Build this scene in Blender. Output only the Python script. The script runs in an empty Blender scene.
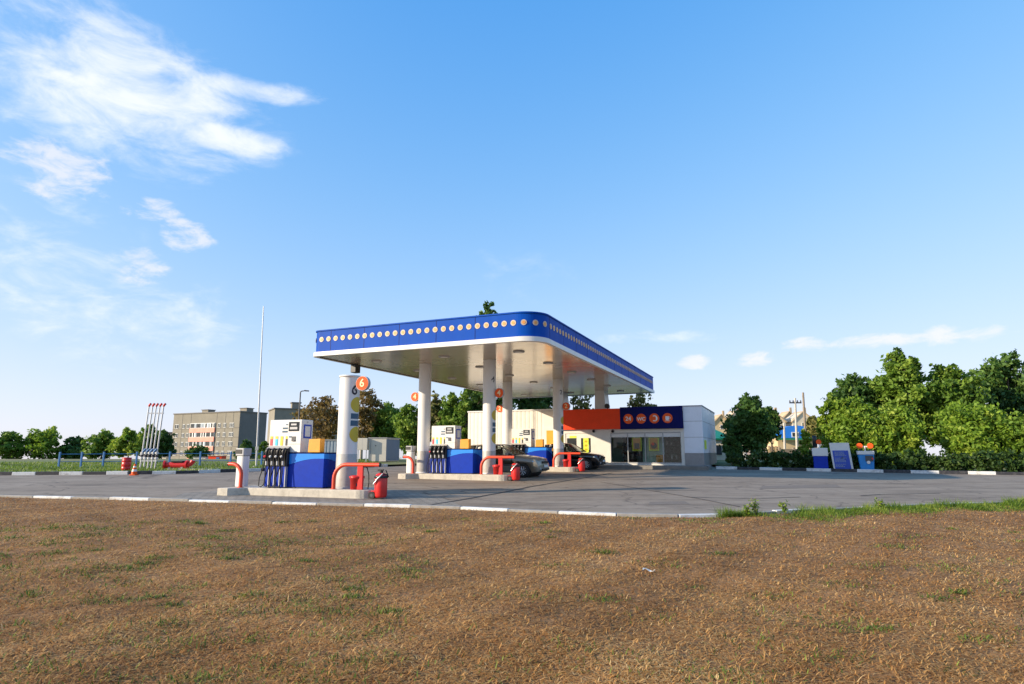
import bpy, bmesh, math, random
import numpy as np
from mathutils import Vector, Matrix
random.seed(7); RNG = np.random.default_rng(7)
R = math.radians; PI = math.pi
scn = bpy.context.scene; COL = scn.collection

# ------------------------------------------------------------------ camera geometry
F = 625.0; PITCH = R(10.07); CAMZ = 1.25
CP, SP = math.cos(PITCH), math.sin(PITCH)
def ray(px, py):
    xc = (px - 512) / F; yc = (342 - py) / F
    return xc, CP - SP * yc, SP + CP * yc
def plane_z(y): return 0.02 * (y - 18)
def gp(px, py):                                # pixel -> point on the station's sloping pavement
    dx, dy, dz = ray(px, py)
    t = (CAMZ - plane_z(0)) / (0.02 * dy - dz)
    return t * dx, t * dy
def at(px, py, d):                             # pixel -> point at a forward distance
    dx, dy, dz = ray(px, py)
    return d * dx / dy, d, CAMZ + d * dz / dy
def far_z(y):                                  # level of the land behind the station
    pts = [(-60, -.2), (30, .36), (45, .62), (60, .6), (110, -.1), (190, -1.1), (400, -3), (3000, -30)]
    for (a, za), (b, zb) in zip(pts, pts[1:]):
        if y <= b: return za + (zb - za) * (y - a) / (b - a)
    return -30
ROT = R(-22.95)
UX, UY = math.sin(-ROT), math.cos(ROT)         # station depth axis
C0 = (0.97, 21.3)                              # front right corner of the canopy
def S(x, y): return C0[0] + x * UY + y * UX, C0[1] - x * UX + y * UY
def toS(wx, wy):
    a, b = wx - C0[0], wy - C0[1]
    return a * UY - b * UX, a * UX + b * UY
def onface(px, py, yp):                        # pixel -> (x', z) on a plane facing the road at station depth yp
    dx, dy, dz = ray(px, py)
    # point t*(dx,dy): station depth = (t*dx-C0x)*UX+(t*dy-C0y)*UY = yp
    t = (yp + C0[0] * UX + C0[1] * UY) / (dx * UX + dy * UY)
    return toS(t * dx, t * dy)[0], CAMZ + t * dz

# ------------------------------------------------------------------ materials
def nodes(m):
    m.use_nodes = True
    return m.node_tree.nodes, m.node_tree.links
def mat(name, col, rough=.5, metal=0, var=.12, scale=6, bump=0, bscale=40, spec=.5, dirt=None, coat=0, stretch=None, alpha=None):
    m = bpy.data.materials.new(name); n, l = nodes(m)
    b = n['Principled BSDF']
    b.inputs['Roughness'].default_value = rough; b.inputs['Metallic'].default_value = metal
    b.inputs['Specular IOR Level'].default_value = spec
    if coat: b.inputs['Coat Weight'].default_value = coat; b.inputs['Coat Roughness'].default_value = .08
    tc = n.new('ShaderNodeTexCoord')
    vec = tc.outputs['Object']
    if stretch:
        mp = n.new('ShaderNodeMapping'); mp.inputs['Scale'].default_value = stretch
        l.new(vec, mp.inputs['Vector']); vec = mp.outputs['Vector']
    nz = n.new('ShaderNodeTexNoise'); nz.inputs['Scale'].default_value = scale; nz.inputs['Detail'].default_value = 6
    nz.inputs['Roughness'].default_value = .65
    l.new(vec, nz.inputs['Vector'])
    rp = n.new('ShaderNodeValToRGB')
    lo = [max(0, c * (1 - var)) for c in col]; hi = [min(1, c * (1 + var)) for c in col]
    rp.color_ramp.elements[0].position = .3; rp.color_ramp.elements[0].color = (*lo, 1)
    rp.color_ramp.elements[1].position = .7; rp.color_ramp.elements[1].color = (*hi, 1)
    l.new(nz.outputs['Fac'], rp.inputs['Fac'])
    out = rp.outputs['Color']
    if dirt:
        dcol, amt, dsc = dirt
        n2 = n.new('ShaderNodeTexNoise'); n2.inputs['Scale'].default_value = dsc; n2.inputs['Detail'].default_value = 8
        n2.inputs['Roughness'].default_value = .7
        l.new(vec, n2.inputs['Vector'])
        mr = n.new('ShaderNodeMapRange'); mr.inputs['From Min'].default_value = .5; mr.inputs['From Max'].default_value = .75
        mr.inputs['To Max'].default_value = amt
        l.new(n2.outputs['Fac'], mr.inputs['Value'])
        mx = n.new('ShaderNodeMix'); mx.data_type = 'RGBA'
        l.new(mr.outputs['Result'], mx.inputs['Factor']); l.new(out, mx.inputs['A']); mx.inputs['B'].default_value = (*dcol, 1)
        out = mx.outputs['Result']
    l.new(out, b.inputs['Base Color'])
    if bump:
        n3 = n.new('ShaderNodeTexNoise'); n3.inputs['Scale'].default_value = bscale; n3.inputs['Detail'].default_value = 5
        l.new(tc.outputs['Object'], n3.inputs['Vector'])
        bp = n.new('ShaderNodeBump'); bp.inputs['Strength'].default_value = bump; bp.inputs['Distance'].default_value = .02
        l.new(n3.outputs['Fac'], bp.inputs['Height']); l.new(bp.outputs['Normal'], b.inputs['Normal'])
    return m
def leafmat(name, stops, trans=.35, rough=.55):
    m = bpy.data.materials.new(name); n, l = nodes(m); b = n['Principled BSDF']
    at_ = n.new('ShaderNodeAttribute'); at_.attribute_name = 'tint'
    rp = n.new('ShaderNodeValToRGB'); cr = rp.color_ramp
    while len(cr.elements) < len(stops): cr.elements.new(.5)
    for e, (p, c) in zip(cr.elements, stops): e.position = p; e.color = (*c, 1)
    l.new(at_.outputs['Fac'], rp.inputs['Fac']); l.new(rp.outputs['Color'], b.inputs['Base Color'])
    b.inputs['Roughness'].default_value = rough; b.inputs['Specular IOR Level'].default_value = .3
    tr = n.new('ShaderNodeBsdfTranslucent'); l.new(rp.outputs['Color'], tr.inputs['Color'])
    mx = n.new('ShaderNodeMixShader'); mx.inputs['Fac'].default_value = trans
    l.new(b.outputs['BSDF'], mx.inputs[1]); l.new(tr.outputs['BSDF'], mx.inputs[2])
    l.new(mx.outputs['Shader'], n['Material Output'].inputs['Surface'])
    return m
def glassmat(name, tint=(.75, .85, .85), rough=.02):
    m = bpy.data.materials.new(name); n, l = nodes(m)
    for x in list(n):
        if x.type == 'BSDF_PRINCIPLED': n.remove(x)
    t = n.new('ShaderNodeBsdfTransparent'); t.inputs['Color'].default_value = (*tint, 1)
    g = n.new('ShaderNodeBsdfGlossy'); g.inputs['Roughness'].default_value = rough
    fr = n.new('ShaderNodeFresnel'); fr.inputs['IOR'].default_value = 1.5
    mx = n.new('ShaderNodeMixShader')
    l.new(fr.outputs['Fac'], mx.inputs['Fac']); l.new(t.outputs[0], mx.inputs[1]); l.new(g.outputs[0], mx.inputs[2])
    l.new(mx.outputs[0], n['Material Output'].inputs['Surface'])
    return m

M = {}
M['blue'] = mat('blue_panel', (.0, .062, .37), .55, spec=.1, var=.1, scale=1.2, dirt=((.01, .085, .36), .5, 2.5), stretch=(1, 1, .3))
M['white'] = mat('white_metal', (.68, .66, .62), .4, var=.05, scale=2, dirt=((.5, .46, .4), .35, 3))
M['soffit'] = mat('soffit_metal', (.62, .52, .39), .17, metal=.4, var=.06, scale=1.4, dirt=((.5, .43, .33), .2, 2.2))
M['column'] = mat('column_paint', (.68, .66, .63), .38, var=.04, scale=3, dirt=((.48, .44, .38), .35, 4), stretch=(1, 1, .25))
M['skirt'] = mat('column_skirt', (.40, .38, .35), .5, var=.08, scale=5, dirt=((.22, .19, .16), .5, 6))
M['orange'] = mat('orange_sign', (.80, .10, .015), .5, spec=.2, var=.05, scale=3)
M['redsign'] = mat('red_sign_panel', (.86, .066, .018), .5, spec=.15, var=.08, scale=1.5)
M['navy'] = mat('navy_sign_panel', (.001, .004, .075), .5, spec=.12, var=.15, scale=1.5)
M['red'] = mat('red_paint', (.60, .02, .018), .35, var=.15, scale=8, dirt=((.3, .05, .03), .4, 10))
M['orangered'] = mat('orange_red_pipe', (.72, .065, .02), .4, var=.12, scale=9, dirt=((.4, .08, .04), .5, 12))
M['black'] = mat('black_plastic', (.012, .012, .014), .4, var=.3)
M['rubber'] = mat('black_rubber', (.018, .017, .016), .75, var=.3, scale=12)
M['darkgrey'] = mat('dark_grey', (.06, .06, .065), .5)
M['grey'] = mat('grey_metal', (.36, .36, .36), .45, metal=.2, var=.1)
M['silver'] = mat('silver_metal', (.55, .55, .56), .3, metal=.8, var=.1)
M['yellow'] = mat('yellow_panel', (.72, .30, .015), .45, var=.1, scale=5)
M['olive'] = mat('olive_yellow_sticker', (.52, .37, .015), .4, var=.05)
M['teal'] = mat('dark_teal_sticker', (.015, .07, .13), .4, var=.1)
M['fuelred'] = mat('fuel_red', (.75, .05, .06), .4); M['fuelcyan'] = mat('fuel_cyan', (.05, .5, .7), .4)
M['fuelyel'] = mat('fuel_yellow', (.85, .55, .04), .4)
M['skyblue'] = mat('sky_blue_panel', (.015, .22, .75), .3, var=.06)
M['pumpblue'] = mat('pump_blue_panel', (.0, .030, .34), .38, spec=.2, var=.1)
M['screen'] = mat('dark_screen', (.02, .022, .022), .1)
M['concrete'] = mat('concrete', (.50, .45, .37), .8, var=.15, scale=5, bump=.3, bscale=60, dirt=((.2, .18, .15), .6, 4))
M['kerbwhite'] = mat('kerb_white_paint', (.66, .65, .62), .6, var=.1, scale=8, dirt=((.26, .22, .17), .95, 3.5))
M['kerbblack'] = mat('kerb_black_paint', (.025, .025, .03), .6, var=.3, scale=8, dirt=((.15, .14, .13), .6, 5))
M['kerbgrey'] = mat('kerb_bare_concrete', (.30, .28, .25), .8, var=.15, scale=8, dirt=((.16, .14, .11), .6, 5))
M['wall'] = mat('cream_wall_panel', (.69, .65, .57), .5, var=.05, scale=1.5, dirt=((.55, .5, .42), .35, 2))
M['pilaster'] = mat('pale_wall_panel', (.74, .75, .78), .4, var=.04, scale=1.5, dirt=((.5, .5, .5), .25, 2))
M['plinth'] = mat('plinth_grey', (.30, .27, .25), .6, var=.1, scale=4)
M['pavedark'] = mat('old_pavement', (.20, .18, .155), .85, var=.15, scale=3)
M['seam'] = mat('seam_grey', (.35, .34, .33), .6)
M['glass'] = glassmat('window_glass', (.78, .84, .82))
M['interior'] = mat('shop_interior', (.55, .78, .70), .7, var=.15, scale=3)  # brightened colour stands in for the lighting inside the shop
M['interiordark'] = mat('shop_interior_dark', (.05, .05, .045), .7, var=.4, scale=4)
M['shelf'] = mat('shop_shelf', (.07, .075, .06), .6, var=.4, scale=9)
M['limeposter'] = mat('lime_poster', (.65, .75, .05), .5, var=.2, scale=8)
M['bark'] = mat('bark', (.13, .10, .075), .9, var=.3, scale=8, bump=.6, bscale=20)
M['palebark'] = mat('pale_bark', (.36, .31, .25), .9, var=.3, scale=6, bump=.5, bscale=20)
M['panelblock'] = mat('concrete_panel_block', (.24, .215, .17), .85, var=.12, scale=.35, dirt=((.2, .18, .14), .5, .8))
M['blockend'] = mat('concrete_panel_end', (.17, .155, .14), .85, var=.12, scale=.35)  # darker block tone; on the end wall it paints the shaded side
M['pink'] = mat('pink_balcony_paint', (.72, .30, .22), .7, var=.12, scale=.6)
M['winwhite'] = mat('white_window_frame', (.72, .72, .70), .5, var=.1)
M['windark'] = mat('dark_window_glass', (.035, .04, .045), .3, spec=.25, var=.4, scale=.9)
M['roofgreen'] = mat('green_roof', (.01, .20, .10), .45, var=.15)
M['roofblue'] = mat('blue_roof', (.02, .20, .68), .45, var=.1)
M['houseyellow'] = mat('yellow_house', (.60, .44, .25), .7, var=.15, scale=.5)
M['housecream'] = mat('cream_house', (.66, .56, .42), .7, var=.12, scale=.5)  # cream paled to stand in for haze over the far houses
M['roofbrown'] = mat('ochre_roof', (.46, .34, .21), .7, var=.2, scale=.6)  # roof tone paled too, haze put into the colour
M['container'] = mat('container_cream', (.60, .55, .46), .5, var=.07, scale=1.5, dirt=((.35, .3, .24), .4, 3))
M['containerside'] = mat('container_blue_grey', (.12, .17, .25), .5, var=.08, scale=1.5)
M['fencegrey'] = mat('grey_blue_sheet', (.26, .31, .36), .5, var=.1)
M['galv'] = mat('galvanised_pipe', (.50, .50, .50), .4, metal=.4, var=.1)
M['wood'] = mat('weathered_wood', (.26, .21, .16), .85, var=.2, scale=5)
M['polecon'] = mat('pole_concrete', (.50, .46, .40), .85, var=.1)
M['railblue'] = mat('blue_post', (.03, .15, .36), .5, var=.15)
M['blackpaint'] = mat('black_car_paint', (.008, .008, .010), .18, coat=1, var=.2, scale=1)
M['silverpaint'] = mat('bronze_grey_car_paint', (.29, .255, .20), .3, metal=.1, coat=.8, var=.06, scale=1.5, dirt=((.2, .17, .13), .3, 3))
M['carglass'] = glassmat('car_glass', (.42, .46, .45))
M['headglass'] = mat('headlight_glass', (.45, .50, .55), .08, metal=.3, spec=.8)
M['plate'] = mat('plate_white', (.7, .7, .68), .5)
M['signblue'] = mat('board_blue', (.012, .06, .40), .4, var=.1)
M['tar'] = mat('tar', (.045, .04, .037), .8, var=.3)  # also the dark colour of the painted shadow streaks on the asphalt
M['textwhite'] = mat('white_lettering', (.75, .73, .68), .5, var=.03)
M['textcream'] = mat('cream_lettering', (.85, .66, .36), .5, var=.03)
M['textdark'] = mat('dark_lettering', (.01, .012, .03), .5)
M['discwhite'] = mat('disc_cream', (.56, .43, .30), .5, var=.05)
M['discorange'] = mat('disc_orange', (.72, .30, .07), .5, var=.05)

# ------------------------------------------------------------------ mesh helper
class MB:
    def __init__(s): s.v = []; s.f = []; s.m = []; s.sm = []
    def add(s, vs, fs, mi=0, smooth=False):
        o = len(s.v); s.v += [tuple(v) for v in vs]
        for f in fs: s.f.append([i + o for i in f]); s.m.append(mi); s.sm.append(smooth)
        return s
    def box(s, x0, x1, y0, y1, z0, z1, mi=0):
        v = [(x, y, z) for z in (z0, z1) for y in (y0, y1) for x in (x0, x1)]
        return s.add(v, [(0, 2, 3, 1), (4, 5, 7, 6), (0, 1, 5, 4), (2, 6, 7, 3), (0, 4, 6, 2), (1, 3, 7, 5)], mi)
    def cyl(s, p0, p1, r0, r1=None, n=16, mi=0, caps=True):
        r1 = r0 if r1 is None else r1
        p0, p1 = Vector(p0), Vector(p1); d = (p1 - p0).normalized()
        a = d.orthogonal().normalized(); b = d.cross(a)
        vs = []
        for p, r in ((p0, r0), (p1, r1)):
            for i in range(n):
                t = 2 * PI * i / n; vs.append(p + r * (math.cos(t) * a + math.sin(t) * b))
        s.add(vs, [(i, (i + 1) % n, n + (i + 1) % n, n + i) for i in range(n)], mi, True)
        if caps:
            s.add(vs[:n], [tuple(range(n))[::-1]], mi); s.add(vs[n:], [tuple(range(n))], mi)
        return s
    def tube(s, pts, r, n=10, mi=0, caps=True):
        pts = [Vector(p) for p in pts]; rs = r if isinstance(r, (list, tuple)) else [r] * len(pts)
        rings = []; a = None
        for i, p in enumerate(pts):
            d = (pts[min(i + 1, len(pts) - 1)] - pts[max(i - 1, 0)]).normalized()
            a = d.orthogonal().normalized() if a is None else (a - a.dot(d) * d).normalized()
            b = d.cross(a)
            rings.append([p + rs[i] * (math.cos(2 * PI * k / n) * a + math.sin(2 * PI * k / n) * b) for k in range(n)])
        vs = [v for g in rings for v in g]
        fs = [(i * n + k, i * n + (k + 1) % n, (i + 1) * n + (k + 1) % n, (i + 1) * n + k) for i in range(len(pts) - 1) for k in range(n)]
        s.add(vs, fs, mi, True)
        if caps: s.add(rings[0], [tuple(range(n))[::-1]], mi); s.add(rings[-1], [tuple(range(n))], mi)
        return s
    def lathe(s, prof, c=(0, 0), n=24, mi=0, a0=0, a1=2 * PI):
        full = abs(a1 - a0 - 2 * PI) < 1e-6; k = n if full else n + 1
        vs = [(c[0] + r * math.cos(a0 + (a1 - a0) * i / n), c[1] + r * math.sin(a0 + (a1 - a0) * i / n), z) for r, z in prof for i in range(k)]
        fs = []
        for j in range(len(prof) - 1):
            for i in range(n):
                i2 = (i + 1) % k
                fs.append((j * k + i, j * k + i2, (j + 1) * k + i2, (j + 1) * k + i))
        return s.add(vs, fs, mi, True)
    def prism(s, poly, z0, z1, mi=0, ax='z'):
        n = len(poly)
        mk = {'z': lambda a, b, h: (a, b, h), 'y': lambda a, b, h: (a, h, b), 'x': lambda a, b, h: (h, a, b)}[ax]
        vs = [mk(a, b, z0) for a, b in poly] + [mk(a, b, z1) for a, b in poly]
        return s.add(vs, [tuple(range(n))[::-1], tuple(range(n, 2 * n))] + [(i, (i + 1) % n, n + (i + 1) % n, n + i) for i in range(n)], mi)
    def disc(s, c, r, y0, y1, n=24, mi=0):     # short drum whose axis runs along y
        return s.cyl((c[0], y0, c[1]), (c[0], y1, c[1]), r, n=n, mi=mi)
    def build(s, name, mats, parent=None, loc=None, bevel=0, rotz=None, fix=True):
        me = bpy.data.meshes.new(name); me.from_pydata(s.v, [], s.f)
        for m in (mats if isinstance(mats, (list, tuple)) else [mats]): me.materials.append(m)
        me.polygons.foreach_set('material_index', s.m); me.polygons.foreach_set('use_smooth', s.sm)
        if fix or bevel:
            bm = bmesh.new(); bm.from_mesh(me)
            bmesh.ops.recalc_face_normals(bm, faces=bm.faces)
            bm.to_mesh(me); bm.free()
        me.update()
        o = bpy.data.objects.new(name, me); COL.objects.link(o)
        if parent: o.parent = parent
        if loc: o.location = loc
        if rotz: o.rotation_euler.z = rotz
        if bevel:
            md = o.modifiers.new('bevel', 'BEVEL'); md.width = bevel; md.segments = 2; md.limit_method = 'ANGLE'; md.angle_limit = R(50)
        return o
def tag(o, label=None, cat=None, group=None, kind=None):
    if label: o['label'] = label
    if cat: o['category'] = cat
    if group: o['group'] = group
    if kind: o['kind'] = kind
    return o
def root(name, label, cat, loc, rotz=0, group=None):
    o = bpy.data.objects.new(name, None); COL.objects.link(o); o.empty_display_size = .2
    o.location = loc; o.rotation_euler.z = rotz
    return tag(o, label, cat, group)
def dup(o, label=None, group=None, loc=None, rotz=None):
    def cp(x, par):
        c = x.copy(); COL.objects.link(c); c.parent = par
        for ch in [k for k in bpy.data.objects if k.parent == x]: cp(ch, c)
        return c
    kids = [k for k in bpy.data.objects if k.parent == o]
    c = o.copy(); COL.objects.link(c)
    for ch in kids: cp(ch, c)
    if label: c['label'] = label
    if group: c['group'] = group
    if loc: c.location = loc
    if rotz is not None: c.rotation_euler.z = rotz
    return c
def textmesh(body, size, ext=.008, bold=.0):
    cu = bpy.data.curves.new('t', 'FONT'); cu.body = body; cu.size = size; cu.extrude = ext; cu.offset = bold
    cu.align_x = 'CENTER'; cu.align_y = 'CENTER'; cu.resolution_u = 4
    o = bpy.data.objects.new('t', cu); COL.objects.link(o)
    bpy.context.view_layer.update()
    me = bpy.data.meshes.new_from_object(o.evaluated_get(bpy.context.evaluated_depsgraph_get()))
    bpy.data.objects.remove(o); bpy.data.curves.remove(cu)
    return me
def textobj(name, body, size, material, parent, loc, ext=.008, wrap=None, bold=.0):
    """upright lettering facing -y; wrap=(radius, angle) bends it round a column axis at loc"""
    me = textmesh(body, size, ext, bold)
    for v in me.vertices:
        x, y, z = v.co
        if wrap:
            r, a = wrap; t = a + x / r
            v.co = ((r + z) * math.sin(t), -(r + z) * math.cos(t), y)
        else: v.co = (x, -z, y)
    me.materials.clear(); me.materials.append(material); me.name = name
    o = bpy.data.objects.new(name, me); COL.objects.link(o); o.parent = parent; o.location = loc
    return o
def wrapdisc(rad, ang, z0, w, h, ell=True, n=20):
    """sticker bent round a column: centre angle ang from -y towards +x"""
    mb = MB(); pts = []
    if ell: outline = [(w / 2 * math.cos(2 * PI * i / n), h / 2 * math.sin(2 * PI * i / n)) for i in range(n)]
    vs = []; fs = []
    nx = 10
    for i in range(nx + 1):
        a = -1 + 2 * i / nx; a = math.sin(a * PI / 2)
        hh = h / 2 * (math.sqrt(max(0, 1 - a * a)) if ell else 1)
        t = ang + a * w / 2 / rad
        for z in (-hh, hh): vs.append((rad * math.sin(t), -rad * math.cos(t), z0 + z))
    for i in range(nx): fs.append((2 * i, 2 * i + 2, 2 * i + 3, 2 * i + 1))
    return mb.add(vs, fs, 0, True)

# ------------------------------------------------------------------ world, sun, camera
SUN_EL, SUN_AZ_LEFT = R(17.5), R(107)            # sun stands 112 deg to the left of the view axis
sv = Vector((-math.sin(SUN_AZ_LEFT) * math.cos(SUN_EL), math.cos(SUN_AZ_LEFT) * math.cos(SUN_EL), math.sin(SUN_EL)))
ld = bpy.data.lights.new('sun', 'SUN'); ld.energy = 3.9; ld.angle = R(.5); ld.color = (1, .86, .66)
lo = bpy.data.objects.new('sun', ld); COL.objects.link(lo); lo.rotation_euler = sv.to_track_quat('Z', 'Y').to_euler()
w = bpy.data.worlds.new('World'); scn.world = w; w.use_nodes = True
n, l = w.node_tree.nodes, w.node_tree.links
bg = n['Background']; bg.inputs['Strength'].default_value = .15
sky = n.new('ShaderNodeTexSky'); sky.sky_type = 'NISHITA'; sky.sun_disc = False
sky.sun_elevation = SUN_EL; sky.sun_rotation = math.atan2(sv.x, sv.y); sky.air_density = 1.0; sky.dust_density = .6; sky.ozone_density = 2.0
hs = n.new('ShaderNodeHueSaturation'); hs.inputs['Saturation'].default_value = 1.1; hs.inputs['Value'].default_value = 1.25
l.new(sky.outputs[0], hs.inputs['Color'])
def vmath(op, a, b):
    x = n.new('ShaderNodeVectorMath'); x.operation = op; l.new(a, x.inputs[0])
    if op == 'SCALE': x.inputs['Scale'].default_value = b
    elif isinstance(b, tuple): x.inputs[1].default_value = b
    else: l.new(b, x.inputs[1])
    return x.outputs[0]
SKYK = 1.9                                     # soft shoulder: keeps the bright horizon from burning out
skyc = vmath('SCALE', vmath('DIVIDE', hs.outputs[0], vmath('ADD', hs.outputs[0], (SKYK, SKYK * .95, SKYK * .62))), 4.3)
hs2 = n.new('ShaderNodeHueSaturation'); hs2.inputs['Saturation'].default_value = 1.38; l.new(skyc, hs2.inputs['Color']); skyc = vmath('MULTIPLY', hs2.outputs[0], (.97, .985, 1.07))
tc = n.new('ShaderNodeTexCoord')
def dirv(px, py):
    v = Vector(ray(px, py)); return v.normalized()
def math_(op, a, b=None, c=None):
    x = n.new('ShaderNodeMath'); x.operation = op
    for i, q in enumerate((a, b, c)):
        if q is None: continue
        if isinstance(q, (int, float)): x.inputs[i].default_value = q
        else: l.new(q, x.inputs[i])
    return x.outputs[0]
# cloud noise in direction space, stretched sideways
def fbm(scale, st, det=8, rough=.62, dist=.35, off=(0, 0, 0)):
    mp = n.new('ShaderNodeMapping'); mp.inputs['Scale'].default_value = st; mp.inputs['Location'].default_value = off
    l.new(tc.outputs['Generated'], mp.inputs['Vector'])
    z = n.new('ShaderNodeTexNoise'); z.inputs['Scale'].default_value = scale; z.inputs['Detail'].default_value = det
    z.inputs['Roughness'].default_value = rough; z.inputs['Distortion'].default_value = dist
    l.new(mp.outputs[0], z.inputs['Vector']); return z.outputs['Fac']
def blob(px, py, rx, ry):                      # soft elliptical mask round a fixed direction of the sky
    d = dirv(px, py)
    right = Vector((d.y, -d.x, 0)).normalized(); up = right.cross(d)
    def dot(v):
        x = n.new('ShaderNodeVectorMath'); x.operation = 'DOT_PRODUCT'
        l.new(tc.outputs['Generated'], x.inputs[0]); x.inputs[1].default_value = v; return x.outputs['Value']
    a = math_('DIVIDE', dot(right), rx / F); b = math_('DIVIDE', dot(up), ry / F)
    q = math_('ADD', math_('MULTIPLY', a, a), math_('MULTIPLY', b, b))
    m_ = math_('MAXIMUM', math_('SUBTRACT', 1, q), 0)
    front = math_('GREATER_THAN', dot(d), 0)
    return math_('MULTIPLY', m_, front)
def cloud(masks, noise, lo_, hi_):
    s_ = None
    for b, k in masks:
        b = math_('MULTIPLY', b, k); s_ = b if s_ is None else math_('ADD', s_, b)
    noise = math_('ADD', math_('MULTIPLY', math_('SUBTRACT', noise, .5), 1.7), .5)
    v = math_('SUBTRACT', math_('ADD', noise, math_('MULTIPLY', s_, .6)), .6)
    mr = n.new('ShaderNodeMapRange'); mr.interpolation_type = 'SMOOTHSTEP'
    mr.inputs['From Min'].default_value = lo_; mr.inputs['From Max'].default_value = hi_
    l.new(v, mr.inputs['Value']); return math_('MULTIPLY', mr.outputs['Result'], math_('MINIMUM', math_('MULTIPLY', s_, 2.5), 1))
wisp = fbm(11, (1, 1, 2.4), off=(.3, .1, .7))
puff = fbm(22, (1, 1, 2.2), det=6, off=(1.7, .2, .1))
c1 = cloud([(blob(160, 110, 120, 70), .88), (blob(60, 50, 130, 80), .62), (blob(150, 325, 100, 60), .66), (blob(30, 250, 90, 80), .50), (blob(240, 142, 45, 14), .85),
            (blob(285, 94, 70, 12), .85), (blob(660, 338, 75, 10), .74), (blob(490, 275, 110, 34), .25)], wisp, .02, .95)
c2 = cloud([(blob(188, 237, 26, 17), 1.0), (blob(138, 266, 28, 20), 1.0), (blob(157, 212, 34, 14), .8),
            (blob(696, 362, 22, 9), 1.0), (blob(757, 358, 26, 10), 1.05), (blob(806, 345, 28, 9), .98), (blob(876, 341, 40, 9), .98),
            (blob(950, 335, 50, 11), .95), (blob(60, 170, 50, 30), .95)], puff, .06, .62)
mx = n.new('ShaderNodeMix'); mx.data_type = 'RGBA'
l.new(math_('MULTIPLY', c1, .85), mx.inputs['Factor']); l.new(skyc, mx.inputs['A']); mx.inputs['B'].default_value = (3.9, 3.95, 4.0, 1)
mx2 = n.new('ShaderNodeMix'); mx2.data_type = 'RGBA'
l.new(math_('MULTIPLY', c2, .62), mx2.inputs['Factor']); l.new(mx.outputs['Result'], mx2.inputs['A']); mx2.inputs['B'].default_value = (3.9, 3.7, 3.65, 1)
l.new(mx2.outputs['Result'], bg.inputs['Color'])

cd = bpy.data.cameras.new('camera'); cam = bpy.data.objects.new('camera', cd); COL.objects.link(cam)
cd.sensor_width = 36; cd.lens = F / 1024 * 36; cd.clip_end = 6000; cd.clip_start = .1
cam.location = (0, 0, CAMZ); cam.rotation_euler = (R(90) + PITCH, 0, 0); scn.camera = cam
scn.view_settings.view_transform = 'Standard'; scn.view_settings.look = 'None'; scn.view_settings.gamma = 1; scn.view_settings.exposure = 0.9
scn.cycles.max_bounces = 6; scn.cycles.transparent_max_bounces = 8; scn.cycles.use_denoising = True

# ------------------------------------------------------------------ ground
def line_y(pts, x):
    if x <= pts[0][0]:
        (a, ya), (b, yb) = pts[0], pts[1]
    elif x >= pts[-1][0]:
        (a, ya), (b, yb) = pts[-2], pts[-1]
    else:
        for (a, ya), (b, yb) in zip(pts, pts[1:]):
            if a <= x <= b: break
    return ya + (yb - ya) * (x - a) / (b - a)
near_pts = [(-60, 29), (-25, 20.6)] + [gp(*p) for p in ((125, 499.8), (300, 504.6), (440, 508.2), (568, 514), (640, 516.8), (712, 517.2), (760, 514.3), (830, 511), (898, 508))] + [(20, 18.6), (60, 33)]
def near_y(x): return line_y(near_pts, x)
far_left = [(-90, 22), gp(125, 474.5), gp(180, 473.8), gp(245, 471.6), gp(390, 466.5), (-5, 42)]
xr0, yr0 = gp(716, 469.0); xr1, yr1 = gp(898, 473)
far_right = [(xr0, yr0), (xr1, yr1), (xr1 + 9.2 * 1.5, yr1 - 3.9 * 1.5), (95, yr1 - 33)]

# asphalt: one sloping sheet from the near kerb to the back of the yard
xs = np.linspace(-85, 85, 120); mb = MB(); vs = []
for x in xs:
    y0 = near_y(x) - .05
    y0 = min(y0, 44)
    for t in (0, .1, .25, .5, 1): y = y0 + t * (47 - y0); vs.append((x, y, plane_z(y)))
fs = [(i * 5 + j, (i + 1) * 5 + j, (i + 1) * 5 + j + 1, i * 5 + j + 1) for i in range(len(xs) - 1) for j in range(4)]
asph = bpy.data.materials.new('asphalt'); an, al = nodes(asph); b = an['Principled BSDF']
b.inputs['Roughness'].default_value = .78; b.inputs['Specular IOR Level'].default_value = .35
tcx = an.new('ShaderNodeTexCoord')
def nz(scale, det=6, st=None, rough=.6):
    z = an.new('ShaderNodeTexNoise'); z.inputs['Scale'].default_value = scale; z.inputs['Detail'].default_value = det; z.inputs['Roughness'].default_value = rough
    if st:
        mp = an.new('ShaderNodeMapping'); mp.inputs['Scale'].default_value = st; mp.inputs['Rotation'].default_value = (0, 0, R(12))
        al.new(tcx.outputs['Object'], mp.inputs['Vector']); al.new(mp.outputs[0], z.inputs['Vector'])
    else: al.new(tcx.outputs['Object'], z.inputs['Vector'])
    return z.outputs['Fac']
def ramp(f, p0, c0, p1, c1):
    r = an.new('ShaderNodeValToRGB'); r.color_ramp.elements[0].position = p0; r.color_ramp.elements[0].color = (*c0, 1)
    r.color_ramp.elements[1].position = p1; r.color_ramp.elements[1].color = (*c1, 1); al.new(f, r.inputs['Fac']); return r.outputs['Color']
def mul(a, b_, f=1):
    m_ = an.new('ShaderNodeMix'); m_.data_type = 'RGBA'; m_.blend_type = 'MULTIPLY'; m_.inputs['Factor'].default_value = f
    al.new(a, m_.inputs['A']); al.new(b_, m_.inputs['B']); return m_.outputs['Result']
base = ramp(nz(.35, 5), .3, (.27, .208, .148), .7, (.345, .275, .205))
speck = ramp(nz(60, 3), .3, (.72, .72, .72), .7, (1.2, 1.2, 1.2))
streak = ramp(nz(.9, 5, (.16, 1.5, 1)), .33, (.62, .60, .58), .55, (1, 1, 1))
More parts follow.
